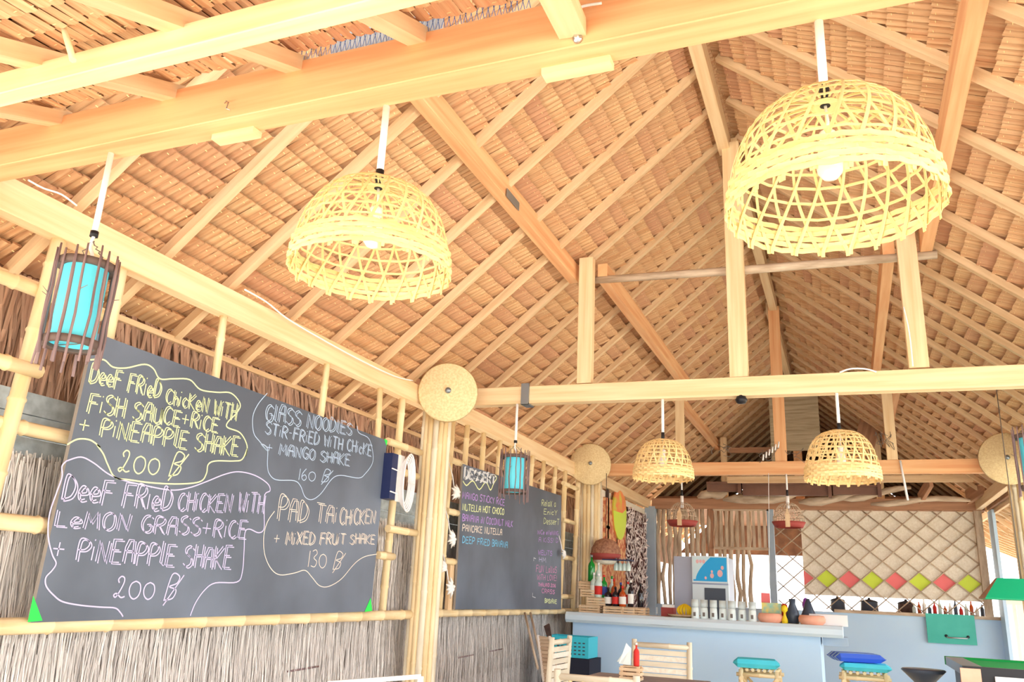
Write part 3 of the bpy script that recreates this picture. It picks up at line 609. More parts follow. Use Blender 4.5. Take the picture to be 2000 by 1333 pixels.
for t, x0, x1, y, h, c_, w in (('Relax &', 1058, 1085, 989, 12, 'yellow', .008), ('Enjoy', 1062, 1088, 1005, 10, 'yellow', .008), ('Dessert', 1062, 1092, 1024, 12, 'yellow', .008), ('NiCe eVeNiNG', 1050, 1090, 1044, 8, 'violet', .01), ('A KiSS! D', 1052, 1090, 1059, 9, 'violet', .009), ('WELiTS', 1051, 1078, 1084, 9, 'violet', .011), ('HM', 1053, 1066, 1098, 9, 'purple', .009), ('FUN LallaS', 1047, 1087, 1118, 13, 'pink', .009), ('WiTH LOVE!', 1049, 1087, 1133, 10, 'pink', .009), ('THAiLAND 2016', 1051, 1085, 1146, 7, 'pink', .009), ('CRASS', 1058, 1083, 1159, 8, 'pink', .009), ('[', 1042, 1046, 1103, 13, 'white', .008), ('_', 1040, 1046, 1166, 14, 'white', .008), ('BASlANE', 1064, 1087, 1178, 8, 'yellow', .012)):
    t = ''.join(ch if ch in G or ch == ' ' else {'o': 'c', 'j': 'i', 'y': 'Y', '&': 'a', 'x': 'X', 't': 'T', 'V': 'V'}.get(ch, 'e') for ch in t)
    chalk(b2, t, (x0, y), (x1, y + 2), h, h, c_, PL, 0, w)
m = MB(); m.box((-3.08, 6.32, EYE - .19), (-3.05, 6.44, EYE + .2)); single('wooden_strip', m, rafterm, 'narrow wooden stile at the left edge of the dessert board', 'strip')

# ------------------------------------------------------------------ round straw hats on the columns
def hat(c, rad, tilt, label):
    """shallow cone facing the viewer, ridged like plaited straw, with a dark knob"""
    root = thing('straw_hat', label, 'hat', c)
    ax = (Vector((0, 0, EYE + .0)) - Vector(c)); ax.z *= .35; ax.normalize()
    prof = []; n = 26
    for k in range(n + 1):
        t = k / n; prof.append((rad * (1 - t), .10 * t ** .8 + (.006 if k % 2 else 0)))
    m = MB(); m.lathe(prof, (0, 0, 0), 40, ax); part(root, 'brim', m, strawm, True)
    m = MB(); m.lathe([(.0, .095), (.022, .10), (.024, .115), (.01, .125), (0, .126)], (0, 0, 0), 10, ax); part(root, 'knob', m, metalg, True)
h1 = P(875, 767, Y=5.62); h2 = P(1153, 907, Y=9.72); h3 = P(1968, 896, Y=9.75)
hat(h1, .235, 0, 'large round plaited straw hat on the column between the chalkboards')
hat(h2, .255, 0, 'round plaited straw hat on the column beside the bar')
hat(h3, .27, 0, 'round plaited straw hat at the right edge behind the cut-off stick lantern')

# ------------------------------------------------------------------ basket lamps
def dome(R, H, t, flare=.02):
    """radius and height on the dome, t 0 at the rim to 1 at the crown"""
    a = t * pi / 2
    return R * (cos(a) ** .62) * (1 + flare * (1 - t)), H * (sin(a) ** 1.0)
def basket_lamp(top, rimc, R, H, label, nr, ring_n, cmat, pipe_r=.012, w=.012, bulb=1, group=None):
    """top: where the pipe leaves the beam; rimc: rim centre. everything hangs plumb under top"""
    root = thing('basket_lamp', label, 'lamp', rimc, group)
    rg = random.Random(int(R * 1000) + nr)
    m = MB()
    for fam in (-1, 1):
        for k in range(nr):
            th0 = 2 * pi * k / nr; pts = []; nn = []
            for j in range(15):
                t = j / 14; q, z = dome(R, H, t * .97); th = th0 + fam * (.10 * sin(t * pi) + t * .42) + fam * .02
                pts.append(Vector((q * cos(th), q * sin(th), z))); nn.append(Vector((cos(th) * cos(t * 1.4), sin(th) * cos(t * 1.4), sin(t * 1.4))))
            d0 = -.009 - rg.uniform(0, .009); th = th0 + fam * .015
            pts.insert(0, Vector((R * 1.02 * cos(th), R * 1.02 * sin(th), d0))); nn.insert(0, nn[0])
            off = .0018 * fam; pts = [p + n_ * off for p, n_ in zip(pts, nn)]
            m.ribbon(pts, nn, [w * (1.25 - .7 * max(0, (j - 2) / 13)) for j in range(len(pts))], .0014)
    part(root, 'ribs', m, cmat, True)
    for k in range(ring_n):
        t = .20 + .66 * k / (ring_n - 1); q, z = dome(R, H, t); m = MB()
        pts = []; nn = []
        for j in range(40):
            th = 2 * pi * j / 40; o_ = .002 * (1 if j % 2 else -1); pts.append(Vector(((q + o_) * cos(th), (q + o_) * sin(th), z + .002 * sin(th * 3 + k)))); nn.append(Vector((cos(th) * cos(t), sin(th) * cos(t), sin(t))))
        m.ribbon(pts, nn, w * .95, .0014, True); part(root, 'hoop', m, cmat, True)
    m = MB()
    for k in range(5):
        t = .01 + .135 * k / 4; q, z = dome(R, H, t); pts = []; nn = []
        for j in range(56):
            th = 2 * pi * j / 56; o_ = .003 * (1 if (j + k) % 2 else -1) + .0035; pts.append(Vector(((q + o_) * cos(th), (q + o_) * sin(th), z + .002 * sin(th * 5 + k * 2)))); nn.append(Vector((cos(th), sin(th), 0)))
        m.ribbon(pts, nn, H * .047, .002, True)
    part(root, 'rim_band', m, cmat, True)
    L = top[2] - rimc[2]; ztop = H + .035
    m = MB(); q_, z_ = dome(R, H, .93); m.lathe([(q_ * .62, H * .985), (q_ * .4, H * .992), (.0, H * .998)], (0, 0, 0), 14); part(root, 'crown', m, cmat, True)
    m = MB(); m.tube([(0, 0, ztop + .02), (0, 0, L)], pipe_r, 10); part(root, 'pipe', m, whitep, True, 'white conduit pipe')
    m = MB(); m.tube([(0, 0, H - .005), (0, 0, ztop + .022)], pipe_r * 1.15, 10); part(root, 'collar', m, blackp, True, 'black tape collar')
    m = MB(); hb = H * .45; m.tube([(0, 0, H), (.004, 0, (H + hb) / 2 + .03), (0, 0, hb + .085)], .004, 6); part(root, 'cord', m, whitep, True)
    m = MB(); m.lathe([(.012, .085), (.019, .08), (.019, .055), (.0, .055)], (0, 0, hb), 12); part(root, 'socket', m, whitep, True)
    m = MB(); m.lathe([(.013, .055), (.016, .045), (.026, .02), (.031, -.005), (.029, -.028), (.017, -.043), (.0, -.048)], (0, 0, hb), 14); part(root, 'bulb', m, bulbm, True, 'white bulb')
    return root
def hang(px, py, rx, ry, Yb, dz=0):
    t = P(px, py, Y=Yb); rc = Vector((t.x, t.y, P(rx, ry, Y=Yb).z)); return t, rc
# 1: right big one, 2: left big one
LAMPS = []
for (px, py, rx, ry, Yb, R, H, lab, nr, ring, cm, w) in (
    (1598, 30, 1640, 412, 1.90, .235, .29, 'largest basket lamp, top right, seen from below with a white bulb', 22, 8, cane, .0078),
    (756, 200, 726, 532, 1.90, .225, .275, 'big pale basket lamp hanging left of centre from the near beam', 21, 8, cane, .0072),
    (1294, 785, 1298, 935, 5.95, .21, .28, 'small amber basket lamp before the bar, left of the pair', 22, 8, cane_d, .010),
    (1634, 770, 1650, 938, 5.95, .235, .33, 'small amber basket lamp before the bar, right of the pair', 22, 8, cane_d, .011)):
    t = P(px, py, Y=Yb); c = Vector((t.x, t.y, P(rx, ry, Y=Yb).z)); zt = EYE + 1.42
    LAMPS.append(basket_lamp((t.x, t.y, zt), c, R, H, lab, nr, ring, cm, .011, w))
# ------------------------------------------------------------------ blue lanterns caged in twigs
def lantern(top, c, R, H, label, hook=0):
    """c: centre of the blue drum"""
    root = thing('stick_lantern', label, 'lantern', c); z0 = -H / 2
    m = MB(); m.lathe([(R * .71, z0), (R * .71, -z0)], (0, 0, 0), 28, cap=False); part(root, 'drum_shade', m, turq, True, 'turquoise fabric drum')
    m = MB(); m.disc((0, 0, z0 + .01), (0, 0, 1), R * .70, 28); part(root, 'drum_base', m, turq, True)
    for z in (z0 + .0, -z0 + .005):
        m = MB(); m.lathe([(R * .72, z - .012), (R * .94, z - .014), (R * .94, z + .010), (R * .72, z + .012), (R * .72, z - .012)], (0, 0, 0), 28, cap=False); part(root, 'hoop', m, ringm, True)
    rg = random.Random(int(c[1] * 100) + 1)
    n = 17
    for k in range(n):
        th = 2 * pi * k / n + rg.uniform(-.07, .07); q = R * .98; pts = []
        a0 = rg.uniform(.03, .07); a1 = rg.uniform(.04, .09)
        for j in range(6):
            t = j / 5; pts.append((q * cos(th) + rg.uniform(-.003, .003), q * sin(th) + rg.uniform(-.003, .003), z0 - a1 + (H + a0 + a1) * t))
        m = MB(); m.tube(pts, [.0048 + rg.uniform(-.001, .0015)] * 5 + [.003], 6)
        if rg.random() < .4:
            p = Vector(pts[3]); m.tube([p, p + Vector((cos(th + .9), sin(th + .9), .4)) * .03], [.002, .001], 4)
        part(root, 'twig', m, stickm, True)
    L = top[2] - c[2]; zc = H / 2
    m = MB(); m.tube([(.0, 0, zc + .13), (0, 0, L)], .0105, 10); part(root, 'pipe', m, whitep, True, 'white conduit pipe')
    m = MB(); m.tube([(0, 0, zc + .115), (0, 0, zc + .135)], .014, 10); part(root, 'collar', m, blackp, True)
    m = MB(); m.tube(smooth([(0, 0, zc + .12), (-.006, 0, zc + .08), (.006, .004, zc + .05), (.012, 0, zc + .01), (.004, 0, zc - .02)], 4), .006, 6); part(root, 'cord', m, whitep, True)
    for sx in (-1, 1):
        m = MB(); pts = [(.006 * sin(j * 2.6), .006 * cos(j * 2.6), 0) for j in range(12)]
        pts = [(sx * R * .85 * j / 11 + p[0], p[1], zc + .10 - .095 * j / 11) for j, p in enumerate(pts)]; m.tube(pts, .0022, 4); part(root, 'wire', m, wirem, True)
    m = MB(); m.tube([(-R * .9, 0, z0), (0, R * .2, z0 + .004), (R * .9, 0, z0)], .002, 4); part(root, 'cross_wire', m, wirem, True)
    return root
for (px, py, ct, cb, rad, Yb, Yl, lab) in (((214, 315, 515, 668, .098, 1.86, 1.86, 'nearest turquoise drum lantern caged in grey twigs, left side')), (1010, 795, 893, 962, .115, 5.93, 5.93, 'turquoise twig-caged lantern hanging over the dessert board'), (2004, 757, 853, 955, .115, 5.93, 5.93, 'turquoise twig-caged lantern cut by the right edge of the picture')):
    t = P(px, py, Y=Yb); zt = P(px, ct, Y=Yl).z; zb_ = P(px, cb, Y=Yl).z; H = (zt - zb_)
    lantern((t.x, t.y, EYE + 1.42), (t.x, Yl, (zt + zb_) / 2), rad, H * .96, lab)
# fish-trap shades hanging from the furthest beam
def trap_lamp(x, y, ztop, zmid, label):
    root = thing('trap_lamp', label, 'lamp', (x, y, zmid))
    prof = [(.05, .16), (.10, .13), (.145, .06), (.165, 0), (.17, -.05)]
    for k in range(24):
        th = 2 * pi * k / 24; m = MB(); pts = [Vector((q * cos(th), q * sin(th), z)) for q, z in smooth(prof, 3)]; m.tube(pts, .0035, 5)
        part(root, 'rib', m, driftw, True)
    for z, q in ((.13, .10), (.06, .147), (0, .167)):
        m = MB(); m.tube([(q * cos(2 * pi * j / 24), q * sin(2 * pi * j / 24), z) for j in range(25)], .004, 5); part(root, 'hoop', m, driftw, True)
    m = MB(); m.lathe([(.168, -.05), (.185, -.052), (.15, -.115), (.135, -.112)], (0, 0, 0), 24, cap=False); part(root, 'band', m, maroon, True, 'maroon rim band')
    m = MB(); m.box((-.025, -.185, -.12), (.025, -.17, .02)); m.quad([(-.025, -.18, .02), (.025, -.18, .02), (0, -.175, .09)]); part(root, 'tag_board', m, crate, True)
    m = MB(); m.tube([(0, 0, .30), (0, 0, ztop - zmid)], .010, 8); part(root, 'pipe', m, whitep, True)
    m = MB(); m.tube([(0, 0, .24), (0, 0, .31)], .013, 8); part(root, 'collar', m, blackp, True)
    m = MB(); m.tube([(0, 0, .10), (0, 0, .24)], .02, 8); part(root, 'socket', m, whitep, True)
    return root
trap_lamp(-1.8, 9.95, EYE + 1.42, EYE + .93, 'woven fish-trap lamp with maroon band, left of the two over the bar')
trap_lamp(-.60, 9.95, EYE + 1.42, EYE + .93, 'woven fish-trap lamp with maroon band, right of the two over the bar')
m = MB(); a = P(1758, 900, Y=9.93); b = P(1773, 978, Y=9.93); m.tube([a, b], .012, 8); single('conduit_pipe', m, whitep, 'bare white pipe slanting down from the furthest beam', 'pipe')
m = MB(); a = P(1501, 925, Y=9.9); b = P(1503, 1150, Y=9.9); m.tube([a, b], .004, 5); single('pull_cord', m, whitep, 'thin cord hanging from the furthest beam near the grey post', 'cord')
# cables
def cable(pts, rad, mt, label, X=None, Y=None):
    m = MB(); q = [P(x, y, X=X) if X is not None else P(x, y, Y=Y) for x, y in pts]; m.tube([Vector(v_) for v_ in smooth([tuple(v_) for v_ in q], 4)], rad, 6)
    return single('cable', m, mt, label, 'cable')
cable([(478, 566), (520, 590), (560, 622), (620, 658), (700, 702), (770, 735), (806, 744)], .005, whitep, 'white cable clipped along the left wall-top timber', X=-3.0)
cable([(55, 352), (85, 368), (120, 380), (150, 402)], .004, whitep, 'white cable end on the wall-top timber over the nearest lantern', X=-3.0)
cable([(1085, 40), (1110, 25), (1140, 12), (1175, 6)], .004, whitep, 'white cable along the top edge of the near beam', Y=1.79)
cable([(1640, 728), (1660, 721), (1690, 721), (1712, 727)], .006, whitep, 'loop of white cable lying on the middle tie beam', Y=5.9)
cable([(1765, 600), (1776, 650), (1783, 716)], .005, whitep, 'white cable down the left side of the right truss post', Y=5.88)
cable([(1108, 1208), (1200, 1215), (1300, 1222), (1400, 1226), (1500, 1231), (1600, 1238)], .006, wirem, 'grey cable sagging under the edge of the bar counter', Y=9.20)
# wires heaped on the furthest beam
m = MB(); rg = random.Random(8)
for (cx, cy, n_) in ((1500, 890, 7), (1545, 893, 3), (1725, 870, 6), (1408, 885, 5)):
    for k in range(n_):
        a = P(cx + rg.uniform(-14, 14), cy + rg.uniform(-8, 8), Y=9.93); pts = [a + Vector((rg.uniform(-.07, .07), rg.uniform(-.02, .02), rg.uniform(-.05, .18 if cx > 1600 else .08))) for _ in range(4)]
        m.tube([Vector(v_) for v_ in smooth([tuple(v_) for v_ in pts], 3)], .003, 5)
single('wire_tangle', m, wirem, 'tangled wires and cords heaped on the furthest beam', 'wires', kind='stuff')
m = MB(); rg = random.Random(9)
for k in range(6):
    q = P(1490 + k * 6, 900 - k * 5, Y=9.9); m.tube([q, q + Vector((.01, 0, .07))], .010, 6)
single('bulb_row', m, whitep, 'row of small white plugs leaning on the furthest beam beside the centre post', 'plugs', kind='stuff')

# ------------------------------------------------------------------ gable and things above the bar
wb = struct_root('wall_back', (0, 19.5, 0)); wb['label'] = 'far end of the hall'
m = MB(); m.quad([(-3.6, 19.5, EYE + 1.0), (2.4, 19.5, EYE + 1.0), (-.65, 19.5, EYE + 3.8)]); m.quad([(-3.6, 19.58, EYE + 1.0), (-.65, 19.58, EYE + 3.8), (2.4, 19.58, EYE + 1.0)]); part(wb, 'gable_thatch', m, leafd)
m = MB(); a = P(1505, 770, Y=13.2); b = P(1604, 880, Y=13.2); m.box((a.x, 13.2, b.z), (b.x, 13.22, a.z)); single('woven_screen', m, matg, 'grey woven bamboo panel standing behind the far centre post', 'panel')
m = MB(); m.box((a.x - .03, 13.17, b.z - .3), (a.x + .06, 13.24, a.z)); single('upright_strip', m, matg, 'pale upright at the left edge of the grey woven panel', 'strip')
timber_obj('collar_board', (-1.74, 14, EYE + 2.40), (-1.05, 14, EYE + 2.40), .04, .09, 'short horizontal board left of the far centre post', 'board', mt=brownw)
m = MB(); a = P(1295, 998, Y=13.6); m.beam((-3.0, 13.85, EYE + 1.5), (1.9, 13.85, EYE + 1.5), .1, .17); single('header_beam', m, brownw, 'brown header beam along the top of the bar wall', 'beam')
for (x0, x1, y0, y1, lb) in ((1380, 1448, 942, 960, 'left'), (1450, 1625, 944, 968, 'middle'), (1626, 1722, 948, 966, 'right')):
    a = P(x0, y0, Y=13.0); b = P(x1, y1, Y=13.0); m = MB(); m.box((a.x, 13.0, b.z), (b.x, 13.12, a.z)); m.box((a.x, 12.97, a.z - .03), (b.x, 13.0, a.z)); m.box((b.x - .05, 12.96, b.z - .03), (b.x, 13.1, a.z + .03))
    single('fascia_board', m, gutterm, lb + ' length of purple-brown fascia board above the bar', 'board')
m = MB(); m.box((P(1420, 930, Y=12.6).x, 12.6, P(1420, 944, Y=12.6).z), (P(1900, 930, Y=12.6).x, 12.64, P(1420, 931, Y=12.6).z)); single('pale_lath', m, rafterm, 'pale lath running just under the furthest beam', 'lath')
rg = random.Random(12)
for k, (x0, y0, x1, y1, hh) in enumerate(((1362, 972, 1420, 962, .13), (1412, 980, 1560, 968, .14), (1560, 985, 1690, 960, .13), (1640, 975, 1780, 955, .1), (1700, 982, 1900, 976, .09))):
    a = P(x0, y0, Y=13.35); b = P(x1, y1, Y=13.35); m = MB()
    pts = [a.lerp(b, t) + Vector((0, 0, .03 * sin(t * 6 + k))) for t in [j / 6 for j in range(7)]]
    m.tube(pts, [.02, hh * .5, hh * .55, hh * .4, hh * .5, hh * .45, .02], 7); single('driftwood_branch', m, driftw, ('first', 'second', 'third', 'fourth', 'fifth')[k] + ' twisted driftwood branch from the left above the bar wall', 'driftwood')
for (x0, y0, x1, y1, w, lb) in ((1797, 975, 1818, 940, .1, 'left brown bracket board sticking up above the lattice'), (1890, 972, 1926, 948, .12, 'right brown bracket board sticking up above the lattice')):
    a = P(x0, y0, Y=13.5); b = P(x1, y1, Y=12.8); m = MB(); m.beam(a, b, .05, w * 1.6); single('bracket_board', m, brownw, lb, 'board')
m = MB(); a = P(1660, 850, Y=13.9); b = P(1700, 820, Y=13.9); m.beam((a.x + .1, 13.9, a.z - .5), (b.x, 13.9, b.z), .3, .05, (0, 1, 0)); single('gable_board', m, brownw, 'brown board leaning in the dark gable right of the small lamp', 'board')
m = MB(); m.box((-3.4, 14.15, EYE + 1.62), (2.2, 19.4, EYE + 1.66)); bounce_block = single('ceiling.003', m, leafd, kind='structure')  # kitchen ceiling added to block ground bounce and darken the far gable
# ------------------------------------------------------------------ bar wall
BY = 13.9
def stake_row(root, xs, z0, z1, y, mt, name='stake', wob=.02, rad=.035):
    rg = random.Random(len(xs))
    for x in xs:
        m = MB(); pts = [Vector((x + rg.uniform(-wob, wob), y + rg.uniform(-.01, .01), z0 + (z1 - z0) * j / 7)) for j in range(8)]
        m.tube(pts, [rad * rg.uniform(.75, 1.2) for _ in pts], 7); part(root, name, m, mt)
timber_obj('corner_post', (-3.03, BY - .05, EYE + 1.45), (-3.03, BY - .05, 0), .17, .14, 'grey-blue painted post in the left corner of the bar wall', 'post', up=(0, 1, 0), mt=greyblue)
wbar = struct_root('wall_back.001', (0, BY, 0)); wbar['label'] = 'grey-blue half wall along the back of the bar'
m = MB(); m.box((-3.0, BY - .04, 0), (-1.15, BY + .06, EYE - .10)); part(wbar, 'half_wall', m, greyblue)
m = MB(); m.box((-1.15, BY - .04, 0), (1.98, BY + .06, EYE - .10)); part(wbar, 'half_wall', m, skyblue)
m = MB(); m.box((-.25, BY - .10, EYE - .10), (1.98, BY + .1, EYE - .055)); part(wbar, 'sill', m, driftw)
t = thing('stake_screen', 'screen of crooked driftwood stakes between the corner post and the fridge', 'screen', (-2.5, BY, EYE - .1))
stake_row(t, [-2.92 + .093 * k for k in range(10)], EYE - .1, EYE + 1.42, BY, driftw, rad=.036)
t = thing('stake_screen', 'crooked driftwood stakes behind the fridge under the slatted panel', 'screen', (-1.8, BY + .1, EYE - .1))
stake_row(t, [-2.03 + .095 * k for k in range(7)], EYE - .1, EYE + 1.42, BY + .12, driftw, wob=.025, rad=.034)
timber_obj('frame_post', (-2.05, BY, EYE + 1.45), (-2.05, BY, EYE - .1), .07, .07, 'brown post between the stake screen and the slatted panel', 'post', up=(0, 1, 0), mt=brownw)
t = thing('slatted_screen', 'panel of upright pale slats above the bright opening', 'panel', (-1.6, BY - .06, EYE + .8))
for k in range(10):
    x = -1.98 + .084 * k; m = MB(); m.box((x, BY - .08, EYE + .80), (x + .042, BY - .05, EYE + 1.41)); part(t, 'slat', m, driftw)
m = MB(); m.box((-2.0, BY - .09, EYE + 1.39), (-1.13, BY - .04, EYE + 1.43)); part(t, 'top_rail', m, driftw)
m = MB(); m.box((-2.0, BY - .09, EYE + .78), (-1.13, BY - .04, EYE + .82)); part(t, 'bottom_rail', m, driftw)
timber_obj('lattice_post', (-1.11, BY - .05, EYE + 1.42), (-1.11, BY - .05, EYE - .1), .10, .08, 'grey-blue post left of the bamboo lattice', 'post', up=(0, 1, 0), mt=greyblue)
timber_obj('lattice_post', (1.80, BY - .05, EYE + 1.45), (1.80, BY - .05, EYE - .06), .10, .09, 'brown post right of the bamboo lattice', 'post', up=(0, 1, 0), mt=driftw)
m = MB(); m.box((1.93, BY - .45, 0), (1.97, BY - .05, EYE + 1.40)); single('side_board', m, skyblue, 'pale blue upright board beyond the right end of the lattice', 'board')
# mat with painted diamonds, then the crossed sticks
t = thing('woven_mat', 'woven bamboo mat with a row of red and lime painted diamonds behind the lattice', 'mat', (.6, BY + .02, EYE + .13))
m = MB(); m.box((-.66, BY + .01, EYE + .14), (1.77, BY + .03, EYE + 1.41)); part(t, 'mat', m, matw)
DX = .32; zc_ = EYE + .385; xs0 = .315
for k in range(-4, 5):
    x = xs0 + DX * k; m = MB(); w = DX / 2 * .94; h = .139; x_l = max(x - w, -.655)
    if x < -.5:
        continue
    pts = [(x + w, BY + .004, zc_), (x, BY + .004, zc_ + h), (x_l, BY + .004, zc_), (x, BY + .004, zc_ - h)]; m.quad(pts); m.quad([(a, b + .005, c) for a, b, c in pts][::-1])
    part(t, 'painted_diamond', m, limep if k % 2 == 0 else redp, label='lime painted diamond' if k % 2 == 0 else 'red painted diamond')
m = MB(); w = DX / 2; m.quad([(-.655 + .14, BY + .004, zc_), (-.655, BY + .004, zc_ + .11), (-.655, BY + .004, zc_ - .11)]); part(t, 'painted_diamond', m, redp, label='half red diamond at the left edge')
t = thing('bamboo_lattice', 'lattice of thin diagonal bamboo sticks across the kitchen opening', 'lattice', (.35, BY - .03, EYE - .05))
zl0, zl1, xl0, xl1 = EYE - .06, EYE + 1.42, -1.05, 1.76; sl_ = .30 / DX * .92
hk = (zc_ - zl0)
for s_ in (-1, 1):
    k = -18
    while k < 30:
        xb = xs0 + DX * (k + .5); k += 1
        # line through (xb, zc_) with slope s_*sl_
        pts = []
        for x in (xl0, xl1):
            z = zc_ + s_ * sl_ * (x - xb); pts.append((x, z))
        (xa, za), (xc, zc2) = pts
        def clip(x, z, zt): return (x + (zt - z) / (s_ * sl_), zt)
        if max(za, zc2) < zl0 or min(za, zc2) > zl1: continue
        for i_, (x, z) in enumerate(pts):
            if z < zl0: pts[i_] = clip(x, z, zl0)
            elif z > zl1: pts[i_] = clip(x, z, zl1)
        if math.hypot(pts[0][0] - pts[1][0], pts[0][1] - pts[1][1]) < .1: continue
        m = MB(); yy_ = BY - .025 - .012 * (s_ > 0); m.tube([(pts[0][0], yy_, pts[0][1]), (pts[1][0], yy_, pts[1][1])], .0095, 6); part(t, 'lattice_stick', m, driftw)
# teal flap, kitchen things behind the lattice
t = thing('serving_flap', 'teal serving flap with a handle on the grey-blue half wall', 'flap', (1.3, BY - .1, EYE - .47))
m = MB(); m.beam((.98, BY - .1, EYE - .25), (1.60, BY - .1, EYE - .25), .025, .40); part(t, 'flap_board', m, tealp)
m = MB(); m.tube([(1.22, BY - .115, EYE - .345), (1.235, BY - .15, EYE - .365), (1.48, BY - .15, EYE - .365), (1.495, BY - .115, EYE - .345)], .011, 7); part(t, 'handle', m, steel)
for x in (1.22, 1.495):
    m = MB(); m.lathe([(.022, 0), (.018, .02), (.01, .025)], (x, BY - .112, EYE - .345), 8, (0, -1, 0)); part(t, 'handle_mount', m, blackp)
rg = random.Random(40)
def lathe_thing(name, label, cat, c, prof, mt, n=16, group=None):
    m = MB(); m.lathe(prof, c, n); return single(name, m, mt, label, cat, group)
for k, (x, w, lb) in enumerate(((-.30, .11, 'first'), (.15, .13, 'second'), (.66, .12, 'third'))):
    c = (x + .1, BY + .35, EYE - .098); t = thing('cooking_pot', '%s dark pot from the left behind the lattice foot' % lb, 'pot', c)
    m = MB(); m.lathe([(w * .7, 0), (w, .03), (w * .95, .16), (w * 1.04, .17)], (0, 0, 0), 16); part(t, 'bowl', m, darkv if k != 2 else darkw, True)
    m = MB(); m.lathe([(w * 1.02, .17), (w * .8, .19), (.02, .21), (.02, .23), (0, .235)], (0, 0, 0), 16); part(t, 'lid', m, blackp, True)
for k in range(14):
    x = .85 + k * .068; cm = (cbottle, abottle, wlabel, darkv, rlabel)[k % 5]
    m = MB(); h_ = .12 + .04 * ((k * 7) % 3); m.lathe([(.024, 0), (.026, .01), (.026, h_ * .6), (.010, h_ * .8), (.010, h_)], (x, BY + .08, EYE - .055), 8)
    single('sauce_bottle', m, cm, ('first', 'second', 'third', 'fourth', 'fifth', 'sixth', 'seventh', 'eighth', 'ninth', 'tenth', 'eleventh', 'twelfth', 'thirteenth', 'fourteenth')[k] + ' small bottle from the left in the row behind the lattice foot', 'bottle', 'bottles along the kitchen sill')
m = MB(); m.box((-1.1, BY + .06, EYE - .16), (1.76, BY + .62, EYE - .10)); single('kitchen_shelf', m, driftw, 'wooden shelf board behind the foot of the lattice', 'shelf')
# ------------------------------------------------------------------ left side wall behind the bar
ws = struct_root('wall_left.001', (-3.12, 12, 0)); ws['label'] = 'side wall behind the bar'
m = MB(); m.box((-3.18, 10.1, 0), (-3.12, 13.9, EYE + 1.4)); part(ws, 'mat_wall', m, matw)
m = MB(); m.quad([(-3.117, 10.15, EYE + .55), (-3.117, 10.62, EYE + .55), (-3.117, 10.62, EYE + 1.35), (-3.117, 10.15, EYE + 1.35)]); part(ws, 'painted_patch', m, pinkp)
m = MB(); m.box((-3.12, 11.2, EYE - .1), (-3.08, 12.35, EYE + 1.3)); single('wall_cloth', m, fabric_o, 'orange patterned cloth on the side wall behind the bar', 'cloth')
m = MB(); m.box((-3.118, 12.4, EYE - .2), (-3.09, 13.75, EYE + 1.3)); single('dark_board', m, darkr, 'dark maroon board behind the shell curtain', 'board')
m = MB(); rg = random.Random(33)
for k in range(800):
    c = Vector((-3.06 + rg.uniform(-.02, .02), rg.uniform(12.3, 13.7), EYE + rg.uniform(-.2, 1.3))); a = Vector((rg.uniform(-.3, .3), rg.gauss(0, 1), rg.gauss(0, 1))).normalized() * .06; b = a.cross(Vector((1, 0, 0))).normalized() * .018
    m.quad([c - a, c - b, c + a, c + b])
single('shell_curtain', m, shellm, 'pale shell curtain on the dark board by the corner post', 'curtain', kind='stuff')
for k, (y, z0, z1, w) in enumerate(((P(1170, 1000, X=-3.09).y, .62, 1.40, .06), (P(1187, 1000, X=-3.09).y, .55, 1.42, .07), (P(1204, 1000, X=-3.09).y, .5, 1.4, .055))):
    PXX = -3.095
    t = thing('wooden_paddle', ('first', 'second', 'third')[k] + ' dark carved paddle from the left hanging behind the bar', 'paddle', (PXX, y, EYE + z0))
    m = MB(); m.beam((PXX, y, EYE + z0 + .1), (PXX, y, EYE + z1), w, .03, (1, 0, 0)); part(t, 'shaft', m, darkw)
    m = MB(); m.tube([(PXX, y, EYE + z0 - .12), (PXX, y, EYE + z0 - .05), (PXX, y, EYE + z0 + .12)], [.02, .05, .03], 8); part(t, 'blade', m, darkw)
    m = MB(); m.beam((PXX, y - .1, EYE + z0 + .35), (PXX, y + .1, EYE + z0 + .35), .03, .04); part(t, 'cross_bar', m, darkw)
c = P(1212, 1003, X=-3.05); m = MB()
for k in range(24):
    a0 = 2 * pi * k / 24; a1 = 2 * pi * (k + 1) / 24
    f3 = lambda a_, x_: Vector((x_, c.y + .38 * cos(a_), c.z + .38 * sin(a_)))
    m.mi = (0 if sin(a0) > .1 else 1); m.quad([f3(a0, -3.055), f3(a1, -3.055), Vector((-3.02, c.y, c.z))]); m.mi = 0; m.quad([f3(a0, -3.078), f3(a0, -3.055), f3(a1, -3.055), f3(a1, -3.078)][::-1]); m.quad([f3(a1, -3.078), f3(a0, -3.078), Vector((-3.078, c.y, c.z))])
single('painted_shield', m, [pinkp, limep], 'oval board painted orange and lime on the side wall behind the bar', 'shield')
c = P(1183, 1075, Y=9.75); t = thing('fishing_basket', 'brown woven basket with red band hanging above the bottles', 'basket', (c.x, c.y, c.z))
m = MB(); m.lathe([(.05, .13), (.12, .10), (.17, .02), (.18, -.05)], (0, 0, 0), 18, cap=False); part(t, 'body', m, mat('brown_weave', (176, 132, 106), .8, (140, 96, 78), (40, 40, 40)), True)
m = MB(); m.lathe([(.183, -.045), (.188, -.05), (.15, -.12), (.14, -.12)], (0, 0, 0), 18, cap=False); part(t, 'band', m, maroon, True, 'red band')
m = MB(); m.lathe([(.14, -.118), (.1, -.16), (.0, -.17)], (0, 0, 0), 18); part(t, 'bottom', m, matw, True)
m = MB(); m.tube([(0, 0, .12), (0, 0, EYE + 1.42 - c.z)], .004, 5); part(t, 'cord', m, darkw, True)
